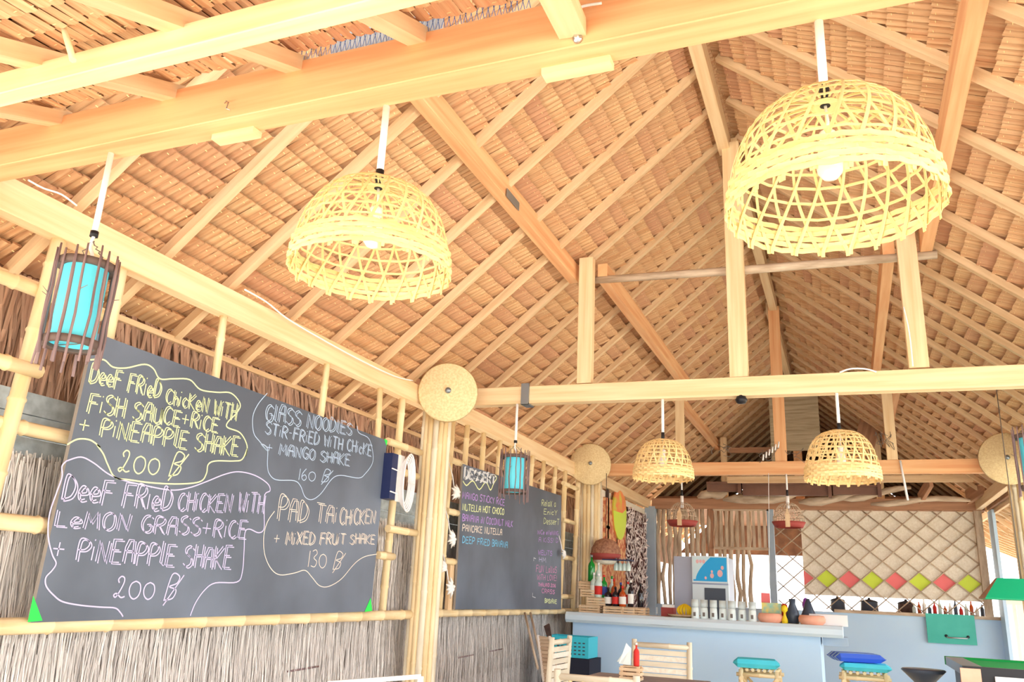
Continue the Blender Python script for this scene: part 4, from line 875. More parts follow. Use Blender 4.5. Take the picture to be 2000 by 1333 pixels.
# ------------------------------------------------------------------ bar counter
t = thing('bar_counter', 'pale blue painted bar counter with a thick rounded top', 'bar counter', (-1.6, 9.6, 0))
ZT = EYE - .205
m = MB(); m.box((-2.93, 9.32, 0), (-.32, 9.42, ZT - .1)); m.box((-.42, 9.42, 0), (-.32, 10.2, ZT - .1)); part(t, 'front', m, skyblue)
m = MB(); m.beam((-2.98, 9.5, ZT - .05), (-.10, 9.5, ZT - .05), .62, .11, bev=.03); part(t, 'counter_top', m, skyblue2)
m = MB(); m.box((-.30, 9.45, ZT - .19), (-.06, 9.9, ZT - .11)); part(t, 'tray_drawer', m, greyblue)
m = MB(); m.box((-.42, 9.5, ZT), (-.05, 9.8, ZT + .11)); single('white_tray', m, white, 'white box at the right end of the bar counter', 'box')
# wooden slatted crates and bottles
def crate_box(c, w, dd, h, label):
    root = thing('slatted_crate', label, 'crate', c)
    for k in range(3):
        z = h * (.14 + .32 * k)
        for y in (-dd / 2, dd / 2): m = MB(); m.box((-w / 2, y - .005, z - h * .11), (w / 2, y + .005, z + h * .11)); part(root, 'slat', m, crate, True)
        for x in (-w / 2, w / 2): m = MB(); m.box((x - .005, -dd / 2, z - h * .11), (x + .005, dd / 2, z + h * .11)); part(root, 'slat', m, crate, True)
    for x in (-1, 1):
        for y in (-1, 1): m = MB(); m.box((x * (w / 2 - .012) - .01, y * (dd / 2 - .014) - .01, 0), (x * (w / 2 - .012) + .01, y * (dd / 2 - .014) + .01, h)); part(root, 'corner', m, crate, True)
    m = MB(); m.box((-w / 2 + .012, -dd / 2 + .014, h - .006), (w / 2 - .012, dd / 2 - .014, h)); part(root, 'board', m, crate, True)
    return root
def at(px, Y=9.5): return P(px, 1195, Y=Y).x
CH_ = .085
crate_box((at(1158), 9.45, ZT), .24, .2, CH_, 'bottom left crate of the bottle display')
crate_box((at(1196) , 9.62, ZT), .10, .12, CH_ * .9, 'small grey crate in the gap of the bottle display base')
crate_box((at(1206), 9.40, ZT), .22, .2, CH_, 'middle crate of the bottle display base')
crate_box((at(1234), 9.42, ZT), .15, .2, CH_, 'crate right of the middle in the bottle display base')
crate_box((at(1252), 9.55, ZT), .12, .2, CH_, 'rightmost crate of the bottle display base')
crate_box((at(1170), 9.47, ZT + CH_ + .001), .22, .2, CH_, 'crate on the second level of the bottle display')
crate_box((at(1156), 9.50, ZT + 2 * CH_ + .002), .22, .2, CH_, 'crate on the third level of the bottle display')
crate_box((at(1147), 9.55, ZT + 3 * CH_ + .003), .19, .18, CH_, 'topmost crate of the bottle display holding the green bottle')
def bottle(x, y, z, h, rad, gl, lab, cap, label, neck=.3):
    root = thing('liquor_bottle', label, 'bottle', (x, y, z))
    m = MB(); m.lathe([(rad * .9, 0), (rad, .008), (rad, h * .58), (rad * .85, h * .66), (rad * neck, h * .76), (rad * neck, h * .93)], (0, 0, 0), 12); part(root, 'glass', m, gl, True)
    if lab: m = MB(); m.lathe([(rad * 1.03, h * .12), (rad * 1.03, h * .48)], (0, 0, 0), 12, cap=False); part(root, 'label', m, lab, True)
    m = MB(); m.lathe([(rad * neck * 1.2, h * .9), (rad * neck * 1.2, h)], (0, 0, 0), 10); part(root, 'cap', m, cap, True)
z3 = ZT + 4 * CH_ + .004; z2 = ZT + 3 * CH_ + .003; z1 = ZT + 2 * CH_ + .002; z0 = ZT + CH_ + .001
for a in ((1153, 9.52, z3, .30, .04, gbottle, None, metalg, 'tall bright green bottle on the topmost crate'),
    (1165, 9.56, z2, .30, .035, cbottle, wlabel, wlabel, 'clear bottle with a white cap just right of the green bottle'),
    (1162, 9.44, z1, .27, .04, cbottle, wlabel, whitep, 'clear bottle with a white label on the second-level crate, left'),
    (1172, 9.42, z1, .26, .045, cbottle, rlabel, whitep, 'clear bottle with a red label on the second-level crate'),
    (1181, 9.46, z1, .25, .038, gbottle, blabel, rlabel, 'green bottle with a red cap on the second-level crate, right'),
    (1189, 9.62, z0, .33, .036, cbottle, limep, gbottle, 'clear bottle with a lime label behind the front crates'),
    (1192, 9.40, z0, .20, .042, bbottle, wlabel, bbottle, 'dark bottle with a white label on the base crates, leftmost'),
    (1201, 9.46, z0, .30, .036, abottle, rlabel, rlabel, 'tall amber bottle with a red label on the base crates'),
    (1207, 9.38, z0, .21, .036, bbottle, rlabel, bbottle, 'dark bottle with a red label on the base crates'),
    (1214, 9.46, z0, .26, .036, bbottle, blabel, blabel, 'dark bottle with a blue label on the base crates'),
    (1221, 9.38, z0, .22, .04, abottle, wlabel, rlabel, 'amber bottle with a white label on the base crates'),
    (1228, 9.46, z0, .27, .036, cbottle, rlabel, rlabel, 'clear bottle with a red label on the base crates'),
    (1236, 9.40, z0, .29, .032, bbottle, wlabel, wlabel, 'tall dark bottle with a narrow white label on the base crates'),
    (1250, 9.52, z0, .26, .036, bbottle, None, bbottle, 'plain dark bottle at the right end of the base crates')):
    bottle(at(a[0]), *a[1:])
# hanging wine glasses row
for k in range(4):
    x = at(1196 + 8 * k); c = (x, 9.66, P(1196, 1108, Y=9.66).z); m = MB(); m.lathe([(.028, .10), (.004, .098), (.004, .05), (.02, .04), (.032, .0), (.028, -.04)], c, 10, cap=False)
    single('wine_glass', m, cbottle, ('first', 'second', 'third', 'fourth', 'fifth', 'sixth', 'seventh', 'eighth', 'ninth', 'tenth', 'eleventh', 'twelfth', 'thirteenth', 'fourteenth')[k] + ' upside-down stemmed glass from the left above the bottles', 'glass', 'glasses hanging above the bottles')
m = MB(); c = P(1212, 1095, Y=9.66); m.beam((c.x - .2, 9.66, c.z), (c.x + .14, 9.66, c.z), .16, .012); single('glass_rack', m, navy, 'navy glass rack above the bottles', 'rack')
m = MB(); c = P(1272, 1190, Y=13.8); m.box((c.x - .09, 13.83, c.z - .07), (c.x + .09, 13.86, c.z + .03)); m.mi = 1; m.box((c.x - .05, 13.82, c.z - .04), (c.x - .015, 13.832, c.z)); m.box((c.x + .015, 13.82, c.z - .04), (c.x + .05, 13.832, c.z)); single('wall_socket', m, [white, blackp], 'white double wall socket low beside the corner post', 'socket')
# fridge
t = thing('drinks_fridge', 'grey drinks fridge with a blue picture panel behind the bar', 'fridge', (-1.75, 11.3, 0)); ya = 11.0
m = MB(); m.box((-2.11, ya + .02, .0), (-1.43, ya + .6, EYE + .52)); part(t, 'cabinet', m, fridge)
m = MB(); m.box((-1.87, ya - .03, EYE + .20), (-1.42, ya + .02, EYE + .53)); part(t, 'sign_frame', m, fridgew)
m = MB(); fx0, fx1, fz0, fz1, fy = -1.855, -1.435, EYE + .22, EYE + .515, ya - .032
m.quad([(fx0, fy, fz0), (fx1, fy, fz0), (fx1, fy, fz1), (fx0, fy, fz1)]); m.mi = 1
cu = [(fx0, fz1), (fx0, fz0 + .02)] + [(fx0 + .03 + .19 * (t_ ** 1.6), fz0 + .02 + (fz1 - fz0 - .02) * t_) for t_ in [j / 8 for j in range(9)]]
m.quad([(x, fy - .001, z) for x, z in cu][::-1]); m.mi = 2
for (x, z, s_) in ((-1.80, EYE + .46, .02), (-1.76, EYE + .462, .018), (-1.72, EYE + .46, .02), (-1.52, EYE + .32, .035), (-1.49, EYE + .39, .02), (-1.62, EYE + .29, .025), (-1.62, EYE + .34, .014), (-1.70, EYE + .26, .015)):
    m.quad([(x + s_ * cos(2 * pi * j / 8), fy - .002, z + s_ * 1.3 * sin(2 * pi * j / 8)) for j in range(8)])
part(t, 'sign_picture', m, [adblue, adpale, adpink])
m = MB(); m.box((-1.87, ya - .02, .2), (-1.42, ya + .02, EYE + .18)); part(t, 'door', m, fridgew)
m = MB(); m.box((-1.72, ya - .025, .3), (-1.46, ya - .018, EYE + .14)); part(t, 'door_glass', m, darkv)
# glasses with straws on the bar
for k, x in enumerate((1358, 1376, 1394, 1412, 1430, 1450, 1470)):
    c = P(x, 1208, Y=9.34 + .03 * (k % 2)); t = thing('glass_jar', ('first', 'second', 'third', 'fourth', 'fifth', 'sixth', 'seventh')[k] + ' upturned frosted glass in the row on the bar, from the bananas', 'glass', (c.x, c.y, ZT))
    m = MB(); m.lathe([(.04, 0), (.042, .005), (.038, .10), (.036, .12), (.0, .122)], (0, 0, 0), 14); part(t, 'tumbler', m, paper, True)
    m = MB(); m.lathe([(.036, .123), (.04, .13), (.039, .2), (.035, .2)], (0, 0, 0), 14); part(t, 'upper_tumbler', m, glass, True)
    m = MB(); m.box((-.012, -.045, .03), (.012, -.041, .07)); part(t, 'tag', m, wirem, True)
# bananas
t = thing('banana_bunch', 'bunch of ripe bananas on the bar counter', 'bananas', P(1338, 1190, Y=9.5))
for k in range(5):
    m = MB(); a = -1.0 + k * .5; pts = [Vector((sin(a) * .055 * sin(q * pi) + sin(a) * .01, -cos(a) * .05 * sin(q * pi), .05 - .12 * q)) + Vector((sin(a) * .035 * q, -.01, 0)) for q in [j_ / 8 for j_ in range(9)]]
    m.tube(pts, [.005, .010, .015, .017, .018, .017, .015, .010, .004], 7); part(t, 'banana', m, banan, True)
m = MB(); c = P(1345, 1205, Y=9.55); m.lathe([(.10, 0), (.17, .02), (.18, .035), (.1, .02)], (c.x - .05, c.y, ZT), 18); single('wicker_tray', m, crate, 'low wicker tray under the bananas', 'tray')
m = MB(); c = P(1305, 1190, Y=9.6); m.box((c.x - .07, 9.55, ZT), (c.x + .07, 9.7, ZT + .1)); m.mi = 1; m.box((c.x - .055, 9.54, ZT + .1), (c.x + .055, 9.69, ZT + .13)); single('red_tin', m, [maroon, wlabel], 'maroon box beside the bananas on the bar', 'box')
for (x, w, lb) in ((1505, .125, 'left terracotta bowl on the bar'), (1586, .13, 'right terracotta bowl on the bar')):
    c = P(x, 1214, Y=9.40); t = thing('clay_bowl', lb, 'bowl', (c.x, c.y, ZT))
    m = MB(); m.lathe([(w * .75, 0), (w, .03), (w * 1.03, .06), (w * .9, .095), (w * .86, .095), (w * .93, .06), (w * .8, .02), (0, .015)], (0, 0, 0), 20, cap=False); m.disc((0, 0, .003), (0, 0, 1), w * .75); part(t, 'bowl_body', m, clay, True)
def boxthing(name, lb, cat, px, py, Y, w, dd, h, mt):
    c = P(px, py, Y=Y); m = MB(); m.beam((c.x - w / 2, Y, ZT + h / 2), (c.x + w / 2, Y, ZT + h / 2), dd, h, bev=.004); return single(name, m, mt, lb, cat)
boxthing('snack_box', 'pale green printed box behind the left terracotta bowl', 'box', 1508, 1205, 9.56, .2, .08, .20, mat('mint_print', (150, 214, 200), .5, (240, 226, 130), (16, 16, 16)))
boxthing('tin', 'red tin standing behind the pale green box', 'tin', 1497, 1205, 9.68, .09, .06, .30, redp)
lathe_thing('tall_vase', 'dark blue-grey vase between the two terracotta bowls', 'vase', Vector((P(1549, 1210, Y=9.5).x, 9.5, ZT)), [(.05, 0), (.075, .04), (.06, .12), (.03, .2), (.035, .25)], darkv)
lathe_thing('tall_vase', 'dark pointed figure behind the right terracotta bowl', 'vase', Vector((P(1580, 1210, Y=9.66).x, 9.66, ZT)), [(.08, 0), (.09, .06), (.05, .16), (.015, .26)], darkv)
lathe_thing('squeeze_bottle', 'yellow squeeze bottle with a red top between the bowls', 'bottle', Vector((P(1533, 1214, Y=9.36).x, 9.36, ZT)), [(.03, 0), (.03, .04), (.012, .09), (.012, .11), (.032, .13), (.034, .16), (.01, .185)], banan)
lathe_thing('red_ball_jar', 'red jar behind the squeeze bottle on the bar', 'jar', Vector((P(1532, 1200, Y=9.6).x, 9.6, ZT)), [(.03, 0), (.035, .1), (.04, .15), (.03, .19), (0, .2)], rlabel)
lathe_thing('purple_jar', 'purple jar behind the right terracotta bowl', 'jar', Vector((P(1574, 1200, Y=9.62).x, 9.72, ZT)), [(.03, 0), (.03, .15), (.04, .2), (.02, .26), (0, .27)], mat('purple_glaze', (150, 80, 190), .4))
# ------------------------------------------------------------------ adjoining awning at the right
t = thing('side_awning', 'lower thatched awning beyond the right side of the hall', 'roof', (2.0, 15, EYE + .5))
AM = .42
for k in range(26):
    y = 10.2 + .32 * k; m = MB(); m.beam((2.0, y, EYE + 1.40), (4.6, y, EYE + 1.40 - AM * 2.6), .05, .04); part(t, 'rafter', m, rafterm)
for k in range(17):
    x = 2.05 + .15 * k; m = MB(); m.beam((x, 10.0, EYE + 1.445 - AM * (x - 2)), (x, 18.6, EYE + 1.445 - AM * (x - 2)), .09, .02, (AM, 0, 1)); m.tone = 0; part(t, 'leaf_course', m, leafm)
m = MB(); m.quad([(1.98, 10, EYE + 1.50), (1.98, 18.7, EYE + 1.50), (4.7, 18.7, EYE + 1.5 - AM * 2.72), (4.7, 10, EYE + 1.5 - AM * 2.72)]); m.quad([(1.98, 10, EYE + 1.56), (4.7, 10, EYE + 1.56 - AM * 2.72), (4.7, 18.7, EYE + 1.56 - AM * 2.72), (1.98, 18.7, EYE + 1.56)]); part(t, 'outer_thatch', m, leafd)
m = MB(); m.beam((1.98, 10, EYE + 1.40), (1.98, 18.7, EYE + 1.40), .04, .10); part(t, 'edge_board', m, rafterm)
m = MB(); m.beam((1.93, 10.6, EYE + 1.52), (1.93, 13.7, EYE + 1.52), .04, .22); single('side_plank', m, brownw, 'deep brown plank at the top right over the awning edge', 'board')
for k, y in enumerate((10.4, 18.4)):
    timber_obj('awning_post', (4.5, y, 0), (4.5, y, EYE + .36), .09, .09, ('near', 'far')[k] + ' outer post of the side awning', 'post', up=(0, 1, 0))
# pool table, lamp and things at the right
t = thing('table_lamp', 'green pool-table lampshade hanging at the right edge', 'lamp', (1.45, 8.0, EYE + .1))
for nm_, pts, mt_ in (('shade_side', None, None),):
    x0, x1, yc = 1.0, 2.1, 8.0; zt_, zb2 = EYE + .265, EYE + .105
    T = [(x0 + .12, yc - .06, zt_), (x1 - .12, yc - .06, zt_), (x1 - .12, yc + .06, zt_), (x0 + .12, yc + .06, zt_)]; Bq = [(x0, yc - .2, zb2), (x1, yc - .2, zb2), (x1, yc + .2, zb2), (x0, yc + .2, zb2)]
    for i_, lab_, mt_ in ((0, 'shade_side', greenp), (1, 'shade_end', brownw), (2, 'shade_side', greenp), (3, 'shade_end', brownw)):
        j_ = (i_ + 1) % 4; m = MB(); q = [Bq[i_], Bq[j_], T[j_], T[i_]]; q2 = [(a, b, c_ + .008) for a, b, c_ in q]; m.quad(q[::-1]); m.quad(q2)
        for e in range(4): m.quad([q[e], q[(e + 1) % 4], q2[(e + 1) % 4], q2[e]])
        part(t, lab_, m, mt_)
m = MB(); m.quad(T); part(t, 'shade_top', m, greenp)
for x in (1.3, 1.8): m = MB(); m.tube([(x, 8, zt_), (x, 8, EYE + 2.0)], .004, 5); part(t, 'chain', m, wirem)
t = thing('pool_table', 'pool table with green cloth cut by the bottom right corner', 'pool table', (1.5, 6.9, 0)); zt_ = EYE - .36
m = MB(); m.box((.78, 6.6, zt_ - .02), (2.9, 7.75, zt_)); part(t, 'cloth_bed', m, greenf)
for q in (((.66, 6.55), (3.0, 6.6)), ((.66, 7.7), (3.0, 7.8)), ((.66, 6.6), (.78, 7.7)), ((2.9, 6.6), (3.0, 7.7))):
    m = MB(); m.box((q[0][0], q[0][1], zt_ - .05), (q[1][0], q[1][1], zt_ + .012)); part(t, 'rail', m, greenf if q[0][1] > 7 else (blackp if q[1][1] < 6.61 and q[1][0] > 2 else metalg))
m = MB(); m.box((.72, 6.56, zt_ - .22), (2.95, 7.74, zt_ - .05)); part(t, 'apron', m, blackp)
for x in (.85, 2.75):
    for y in (6.7, 7.6): m = MB(); m.tube([(x, y, 0), (x, y, zt_ - .2)], [.05, .07], 10); part(t, 'leg', m, darkw)
m = MB(); m.box((.84, 6.535, zt_ - .11), (1.10, 6.555, zt_ - .04)); part(t, 'plate', m, white); m = MB(); m.box((.64, 6.53, zt_ - .1), (.76, 6.56, zt_ + .0)); part(t, 'corner_cap', m, clay)
t = thing('bar_stool_dark', 'small dark stool seat before the half wall near the pool table', 'stool', (.48, 7.5, 0))
m = MB(); m.lathe([(.05, EYE - .56), (.14, EYE - .47), (.16, EYE - .45), (.15, EYE - .44), (0, EYE - .44)], (.48, 7.5, 0), 16); part(t, 'seat', m, darkv)
m = MB(); m.tube([(.48, 7.5, 0.03), (.48, 7.5, EYE - .55)], .03, 10); part(t, 'stem', m, blackp)
m = MB(); m.lathe([(.18, 0), (.16, .03), (.03, .05)], (.48, 7.5, 0), 16); part(t, 'foot', m, blackp)
for k, x in enumerate((2.02, 2.14)):
    timber_obj('white_post', (x, 13.6, 0), (x, 13.6, EYE + .0 + .12), .07, .07, ('left', 'right')[k] + ' white post of the pair under the green lampshade', 'post', up=(0, 1, 0), mt=white)
m = MB(); m.box((2.3, 15.9, EYE - 1.2), (4.2, 15.95, EYE + .35)); single('drawn_banner', m, mat('banner_cloth', (246, 240, 232), .8, (236, 196, 214), (3, 3, 3), mixlo=.55, mixhi=.8), 'pale cloth banner with faint pink drawing behind the pool table', 'banner')
m = MB(); m.box((3.1, 17.0, 0), (3.2, 17.1, EYE + 1.0)); single('dark_post', m, blackp, 'dark post far right beyond the banner', 'post')

# ------------------------------------------------------------------ furniture at the bottom
def rod(root, a, b, rad=.016, name='pole', mt=None, label=None):
    m = MB(); m.bamboo(a, b, rad, 8, .3); return part(root, name, m, mt or bamboo_g, True, label)
def bamboo_chair(loc, rz, w, label, top, mtl=None, slat_v=False):
    """local: seat faces -y, backrest at +y"""
    root = thing('bamboo_chair', label, 'chair', loc); root.rotation_euler = (0, 0, rz); dd = .44; sh = .43; mt_ = mtl or bamboo_g
    for x in (-w / 2, w / 2):
        rod(root, (x, .02 + dd / 2, 0), (x, dd / 2 + .08, top), .022, 'back_leg', mt_); rod(root, (x, -dd / 2, 0), (x, -dd / 2, sh + .02), .022, 'front_leg', mt_)
        rod(root, (x, -dd / 2, sh - .03), (x, dd / 2 + .03, sh - .03), .016, 'side_rail', mt_)
    rod(root, (-w / 2, dd / 2 + .075, top - .04), (w / 2, dd / 2 + .075, top - .04), .02, 'top_rail', mt_); rod(root, (-w / 2, -dd / 2, sh - .03), (w / 2, -dd / 2, sh - .03), .016, 'front_rail', mt_)
    rod(root, (-w / 2, dd / 2 + .05, sh + .06), (w / 2, dd / 2 + .05, sh + .06), .016, 'lower_rail', mt_)
    if slat_v:
        for k in range(5):
            x = -w / 2 + w * (k + 1) / 6; rod(root, (x, dd / 2 + .05, sh + .06), (x, dd / 2 + .075, top - .04), .012, 'back_slat', bamboo)
    else:
        nn_ = 9
        for k in range(nn_):
            z = sh + .10 + (top - sh - .19) * k / (nn_ - 1); m = MB(); m.box((-w / 2 + .02, dd / 2 + .05 + .025 * k / nn_, z - .02), (w / 2 - .02, dd / 2 + .062 + .025 * k / nn_, z + .017)); part(root, 'back_slat', m, matw if k % 2 else bamboo_g, True)
    for k in range(8):
        y = -dd / 2 + .03 + k * (dd - .02) / 7; m = MB(); m.box((-w / 2 + .01, y - .024, sh - .012), (w / 2 - .01, y + .024, sh)); part(root, 'seat_slat', m, bamboo, True)
    return root
c = P(1287, 1253, Y=6.8); bamboo_chair((c.x, 6.60, 0), 0, .44, 'bamboo chair with a slatted plank back in front of the bar', c.z)
c = P(1187, 1308, Y=5.15); bamboo_chair((c.x, 5.20, 0), pi, .47, 'bamboo chair nearest the viewer, its back towards us at the bottom edge', c.z, slat_v=True)
c = P(1035, 1243, Y=6.2); bamboo_chair((-2.42, 6.45, 0), pi / 2 * 1.0 + pi, .44, 'bamboo chair seen side-on by the left wall', c.z, mtl=bamboo_g)
t = thing('dining_table', 'grey wooden table between the two bamboo chairs', 'table', (-1.35, 5.95, 0))
for k in range(6): m = MB(); m.box((-.40, -.30 + k * .1 + .003, .735), (.40, -.20 + k * .1 - .003, .755)); part(t, 'top_board', m, gmat, True)
for x in (-.35, .35):
    for y in (-.25, .25): m = MB(); m.box((x - .025, y - .025, 0), (x + .025, y + .025, .735)); part(t, 'leg', m, gmat, True)
TZ = .755; c = P(1233, 1312, Y=5.85)
crate_box((c.x, 5.85, TZ + .001), .135, .10, .09, 'small slatted caddy on the dining table')
m = MB(); cc = c.x - .035
m.quad([(cc - .05, 5.84, TZ + .1), (cc + .03, 5.83, TZ + .095), (cc + .035, 5.85, TZ + .20), (cc, 5.85, TZ + .235)]); m.quad([(cc - .07, 5.87, TZ + .11), (cc + .01, 5.86, TZ + .095), (cc + .02, 5.88, TZ + .19), (cc - .03, 5.88, TZ + .17)]); m.quad([(cc - .02, 5.82, TZ + .1), (cc + .04, 5.81, TZ + .1), (cc + .03, 5.86, TZ + .21)])
single('tissues', m, paper, 'white paper tissues standing in the caddy', 'tissues')
bottle(c.x + .035, 5.85, TZ + .092, .15, .02, rlabel, None, whitep, 'small red sauce bottle with a white cap in the caddy')
# stools
def stool(loc, w, label, h):
    root = thing('bamboo_stool', label, 'stool', loc)
    for x in (-w / 2, w / 2):
        for y in (-w / 2, w / 2): rod(root, (x * 1.1, y * 1.1, 0), (x, y, h), .022, 'leg', bamboo)
    for z in (h - .04, .3):
        for s_ in (-1, 1):
            rod(root, (-w / 2 - .04, s_ * w / 2, z), (w / 2 + .04, s_ * w / 2, z), .017, 'rail', bamboo); rod(root, (s_ * w / 2, -w / 2 - .04, z - .03), (s_ * w / 2, w / 2 + .04, z - .03), .017, 'rail', bamboo)
    for s_ in (-1, 1):
        rod(root, (-w / 2, s_ * w / 2, .32), (w / 2, s_ * w / 2, h - .06), .013, 'brace', bamboo); rod(root, (w / 2, s_ * w / 2, .32), (-w / 2, s_ * w / 2, h - .06), .013, 'brace', bamboo)
    for k in range(7): rod(root, (-w / 2 + w * k / 6, -w / 2, h), (-w / 2 + w * k / 6, w / 2, h), .014, 'seat_pole', bamboo)
def cushion(c, w, dd, h, rot, label, mt_, mt2=None):
    root = thing('seat_cushion', label, 'cushion', c); root.rotation_euler = (0, 0, rot)
    m = MB(); n = 10; rows = []
    def prof(u): return (1 - abs(2 * u - 1) ** 5)
    for s_ in (1, -1):
        for i in range(n):
            for j in range(n):
                q = []
                for a, b in ((i, j), (i + 1, j), (i + 1, j + 1), (i, j + 1)):
                    u, v = a / n, b / n; hh = h / 2 * (prof(u) * prof(v)) ** .13; q.append(((u - .5) * w, (v - .5) * dd, h / 2 + s_ * hh))
                if mt2 and (j % 3 == 1): m.mi = 1
                else: m.mi = 0
                m.quad(q if s_ > 0 else q[::-1], smooth=True)
    part(root, 'pad', m, [mt_, mt2] if mt2 else mt_, True)
zs = P(1480, 1306, Y=8.0).z
stool((-.80, 8.15, 0), .30, 'bamboo bar stool with one turquoise cushion before the bar', zs - .02)
cushion((-.83, 8.13, zs - .004), .40, .36, .075, .1, 'turquoise cushion on the stool before the bar', cyanc)
zs = P(1690, 1312, Y=7.8).z
stool((.06, 7.98, 0), .32, 'bamboo bar stool with two stacked cushions right of the bar', zs - .02)
cushion((.07, 7.94, zs - .004), .40, .36, .06, 0, 'turquoise cushion, lower one on the right-hand stool', cyanc)
cushion((.0, 8.0, zs + .06), .40, .36, .07, .25, 'blue striped cushion, upper one on the right-hand stool', bluec, paleb)
# things by the left end of the bar
t = thing('plastic_crate', 'turquoise perforated plastic crate left of the bar', 'crate', (-2.55, 8.6, .42)); zc1 = P(1085, 1242, Y=8.4).z; zc0 = P(1085, 1283, Y=8.4).z
x0 = P(1066, 1260, Y=8.4).x; x1 = x0 + .45
for q in (((x0, 8.4), (x1, 8.42)), ((x0, 8.72), (x1, 8.74)), ((x0, 8.42), (x0 + .02, 8.72)), ((x1 - .02, 8.42), (x1, 8.72))):
    m = MB(); m.box((q[0][0], q[0][1], zc0), (q[1][0], q[1][1], zc1)); part(t, 'side', m, turqb)
m = MB(); m.box((x0 + .05, 8.397, zc1 - .06), (x0 + .14, 8.401, zc1 - .035))
part(t, 'hand_hole', m, blackp)
m = MB()
for i in range(4):
    for j in range(9): m.box((x0 + .03 + j * .045, 8.397, zc0 + .03 + i * .035), (x0 + .055 + j * .045, 8.401, zc0 + .042 + i * .035))
part(t, 'slots', m, darkv, kind='stuff')
m = MB(); m.box((x0 - .03, 8.38, 0), (x1 + .02, 8.8, zc0 - .005)); single('black_bin', m, darkmesh, 'dark bin under the turquoise crate', 'bin')
t = thing('slatted_board', 'grey slatted board leaning beside the side-on chair', 'board', (-2.3, 7.0, 0)); a = P(1051, 1243, Y=7.0); b = P(1062, 1333, Y=6.6)
b2_ = a + (b - a) * 1.0; dirn = (b - a).normalized(); sdv = Vector((.93, -.36, 0))
for s_ in (0, .13): m = MB(); m.beam(a + sdv * s_, b + sdv * s_, .02, .02); part(t, 'side_rail', m, white)
for k in range(12):
    c = a + (b - a) * ((k + .5) / 12); m = MB(); m.beam(c + sdv * .0, c + sdv * .13, .03, .012, dirn.cross(sdv)); part(t, 'slat', m, driftw)
for k, (a, b, lb) in enumerate((((1025, 1198), (1036, 1245), 'left'), ((1036, 1198), (1047, 1245), 'right'))):
    p0 = P(*a, X=-3.0); p1 = P(*b, Y=p0.y - .5); p1 = P(*b, X=-2.85); m = MB(); m.tube([p0, p1, p1 + (p1 - p0) * 1.2], .012, 6); single('leaning_stick', m, driftw, lb + ' thin stick leaning on the grass wall under the dessert board', 'stick')
t = thing('old_spade', 'brown wooden spade leaning left of the turquoise crate', 'spade', (-2.6, 7.8, 0)); a = P(1068, 1222, Y=8.0); b = P(1090, 1320, Y=7.7)
m = MB(); m.beam(a, a.lerp(b, .5), .06, .02, (0, 1, 0), taper=.5); part(t, 'blade', m, darkw)
m = MB(); b3 = a + (b - a) * (a.z / (a.z - b.z)); m.tube([a.lerp(b, .5), b3], .014, 7); part(t, 'handle', m, brownw)
t = thing('white_chair', 'white metal chair back at the bottom edge by the bundled column', 'chair', (-2.0, 3.5, 0)); a = P(640, 1336, Y=3.5); b = P(822, 1322, Y=3.75)
m = MB(); m.beam(a, b, .015, .02); part(t, 'top_rail', m, white)
for k in range(3): m = MB(); m.beam(a - Vector((0, 0, .03 + .025 * k)), b - Vector((0, 0, .03 + .025 * k)), .012, .01); part(t, 'back_bar', m, steel)
for q in (a, b, a.lerp(b, .55)): m = MB(); m.beam(q, Vector((q.x, q.y, .0)), .02, .02); part(t, 'post', m, white)
for q in (a, b): m = MB(); q2 = q + Vector((.2, -.4, 0)); m.beam((q2.x, q2.y, 0), (q2.x, q2.y, .45), .02, .02); part(t, 'leg', m, white)
m = MB(); p_ = [Vector((q.x, q.y, .45)) for q in (a, b, b + Vector((.2, -.4, 0)), a + Vector((.2, -.4, 0)))]; m.quad(p_); m.quad([v_ + Vector((0, 0, .02)) for v_ in p_]); part(t, 'seat', m, white)
# navy box with coiled white cable
c = P(765, 936, X=-3.0); t = thing('speaker_box', 'navy box with a coil of white cable tied beside the big chalkboard', 'box', (c.x, c.y, c.z))
m = MB(); m.box((-.03, -.10, -.15), (.05, .02, .17)); part(t, 'case', m, navy, True)
m = MB(); m.box((.051, -.02, -.16), (.06, .06, .17)); part(t, 'front_strip', m, white, True)
for k in range(5):
    m = MB(); q = .12 + .008 * k; m.tube([(.07 + .01 * k, .06 + q * .55 * cos(2 * pi * j / 20), -.02 + q * 1.35 * sin(2 * pi * j / 20)) for j in range(21)], .006, 6); part(t, 'cable_loop', m, whitep, True)
for z in (-.10, .06): m = MB(); m.tube([(.055, -.1, z), (.062, .02, z - .01), (.06, .08, z - .02)], .005, 5); part(t, 'tie', m, whitep, True)
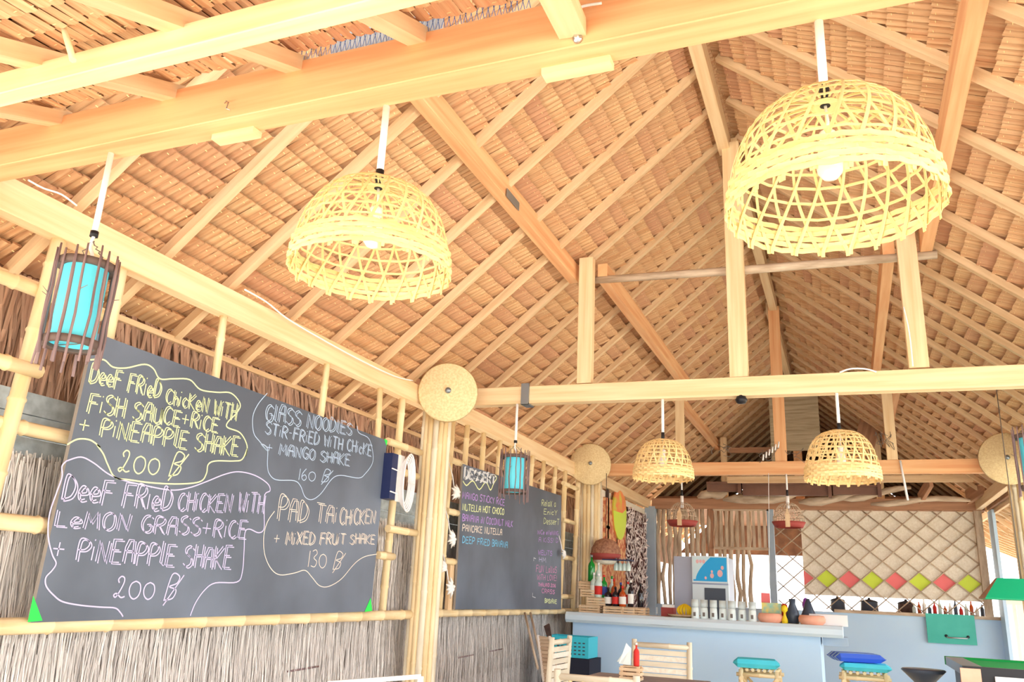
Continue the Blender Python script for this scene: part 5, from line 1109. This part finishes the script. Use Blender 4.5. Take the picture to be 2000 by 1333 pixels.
# white shell garlands
for k, (x, y, lb) in enumerate(((888, 962, 'top'), (880, 1052, 'middle'), (877, 1148, 'bottom'), (863, 1108, 'against the column'), (1099, 1082, 'at the right edge of the dessert board'))):
    c = P(x, y, X=-2.97); t = thing('shell_star', 'white shell star hanging ' + (lb if k > 2 else '%s on the string left of the dessert board' % lb), 'ornament', c)
    rg = random.Random(k); s_ = .075 if k < 3 else .055
    m = MB(); 
    for j in range(9):
        a_ = 2 * pi * j / 9 + rg.uniform(-.2, .2); ll = s_ * rg.uniform(.7, 1.2); m.tube([(0, 0, 0), (.02, cos(a_) * ll * .5, sin(a_) * ll * .5), (.005, cos(a_) * ll, sin(a_) * ll)], [.02, .016, .002], 6)
    part(t, 'shell', m, white, True)
    m = MB(); m.tube([(0, 0, 0), (-.03, .004, .13), (-.10, 0, .33)], .005, 5); part(t, 'string', m, whitep, True)

# every repeat carries the phrase its members share
import re as _re
NAMES = dict(bamboo_pole='bamboo poles of the left side', bamboo_rung='short bamboo rungs of the left side', bamboo_rail='bamboo rails under the chalkboards', tie_beam='beams across the hall', wall_plate='wall-top timbers', truss_post='side posts of the trusses', king_post='centre posts of the trusses', purlin='side timbers under the slopes', ridge_beam='ridge timbers', chalkboard='chalkboard menus', straw_hat='round straw hats on the columns', basket_lamp='basket lamps', stick_lantern='twig-caged lanterns', trap_lamp='fish-trap lamps over the bar', liquor_bottle='bottles on the crates', slatted_crate='small slatted crates', glass_jar='glasses on the bar', clay_bowl='terracotta bowls', bamboo_chair='bamboo chairs', bamboo_stool='bamboo bar stools', seat_cushion='stool cushions', shell_star='white shell stars', driftwood_branch='driftwood branches over the bar', fascia_board='fascia boards over the bar', bamboo_column='bundled bamboo columns', cable='cables', wooden_paddle='carved paddles', cooking_pot='dark pots behind the lattice', splice_block='blocks under the near beam', lattice_post='posts of the bar wall', stake_screen='stake screens', bracket_board='bracket boards', leaning_stick='sticks leaning on the grass wall', white_post='white posts', awning_post='awning posts', tall_vase='dark vases on the bar')
_by = {}
for o in S.objects:
    if o.parent is None and 'category' in o: _by.setdefault(_re.sub(r'\.\d+$', '', o.name), []).append(o)
for n_, l_ in _by.items():
    if len(l_) > 1:
        for o in l_:
            if 'group' not in o: o['group'] = NAMES.get(n_, n_.replace('_', ' ') + 's')
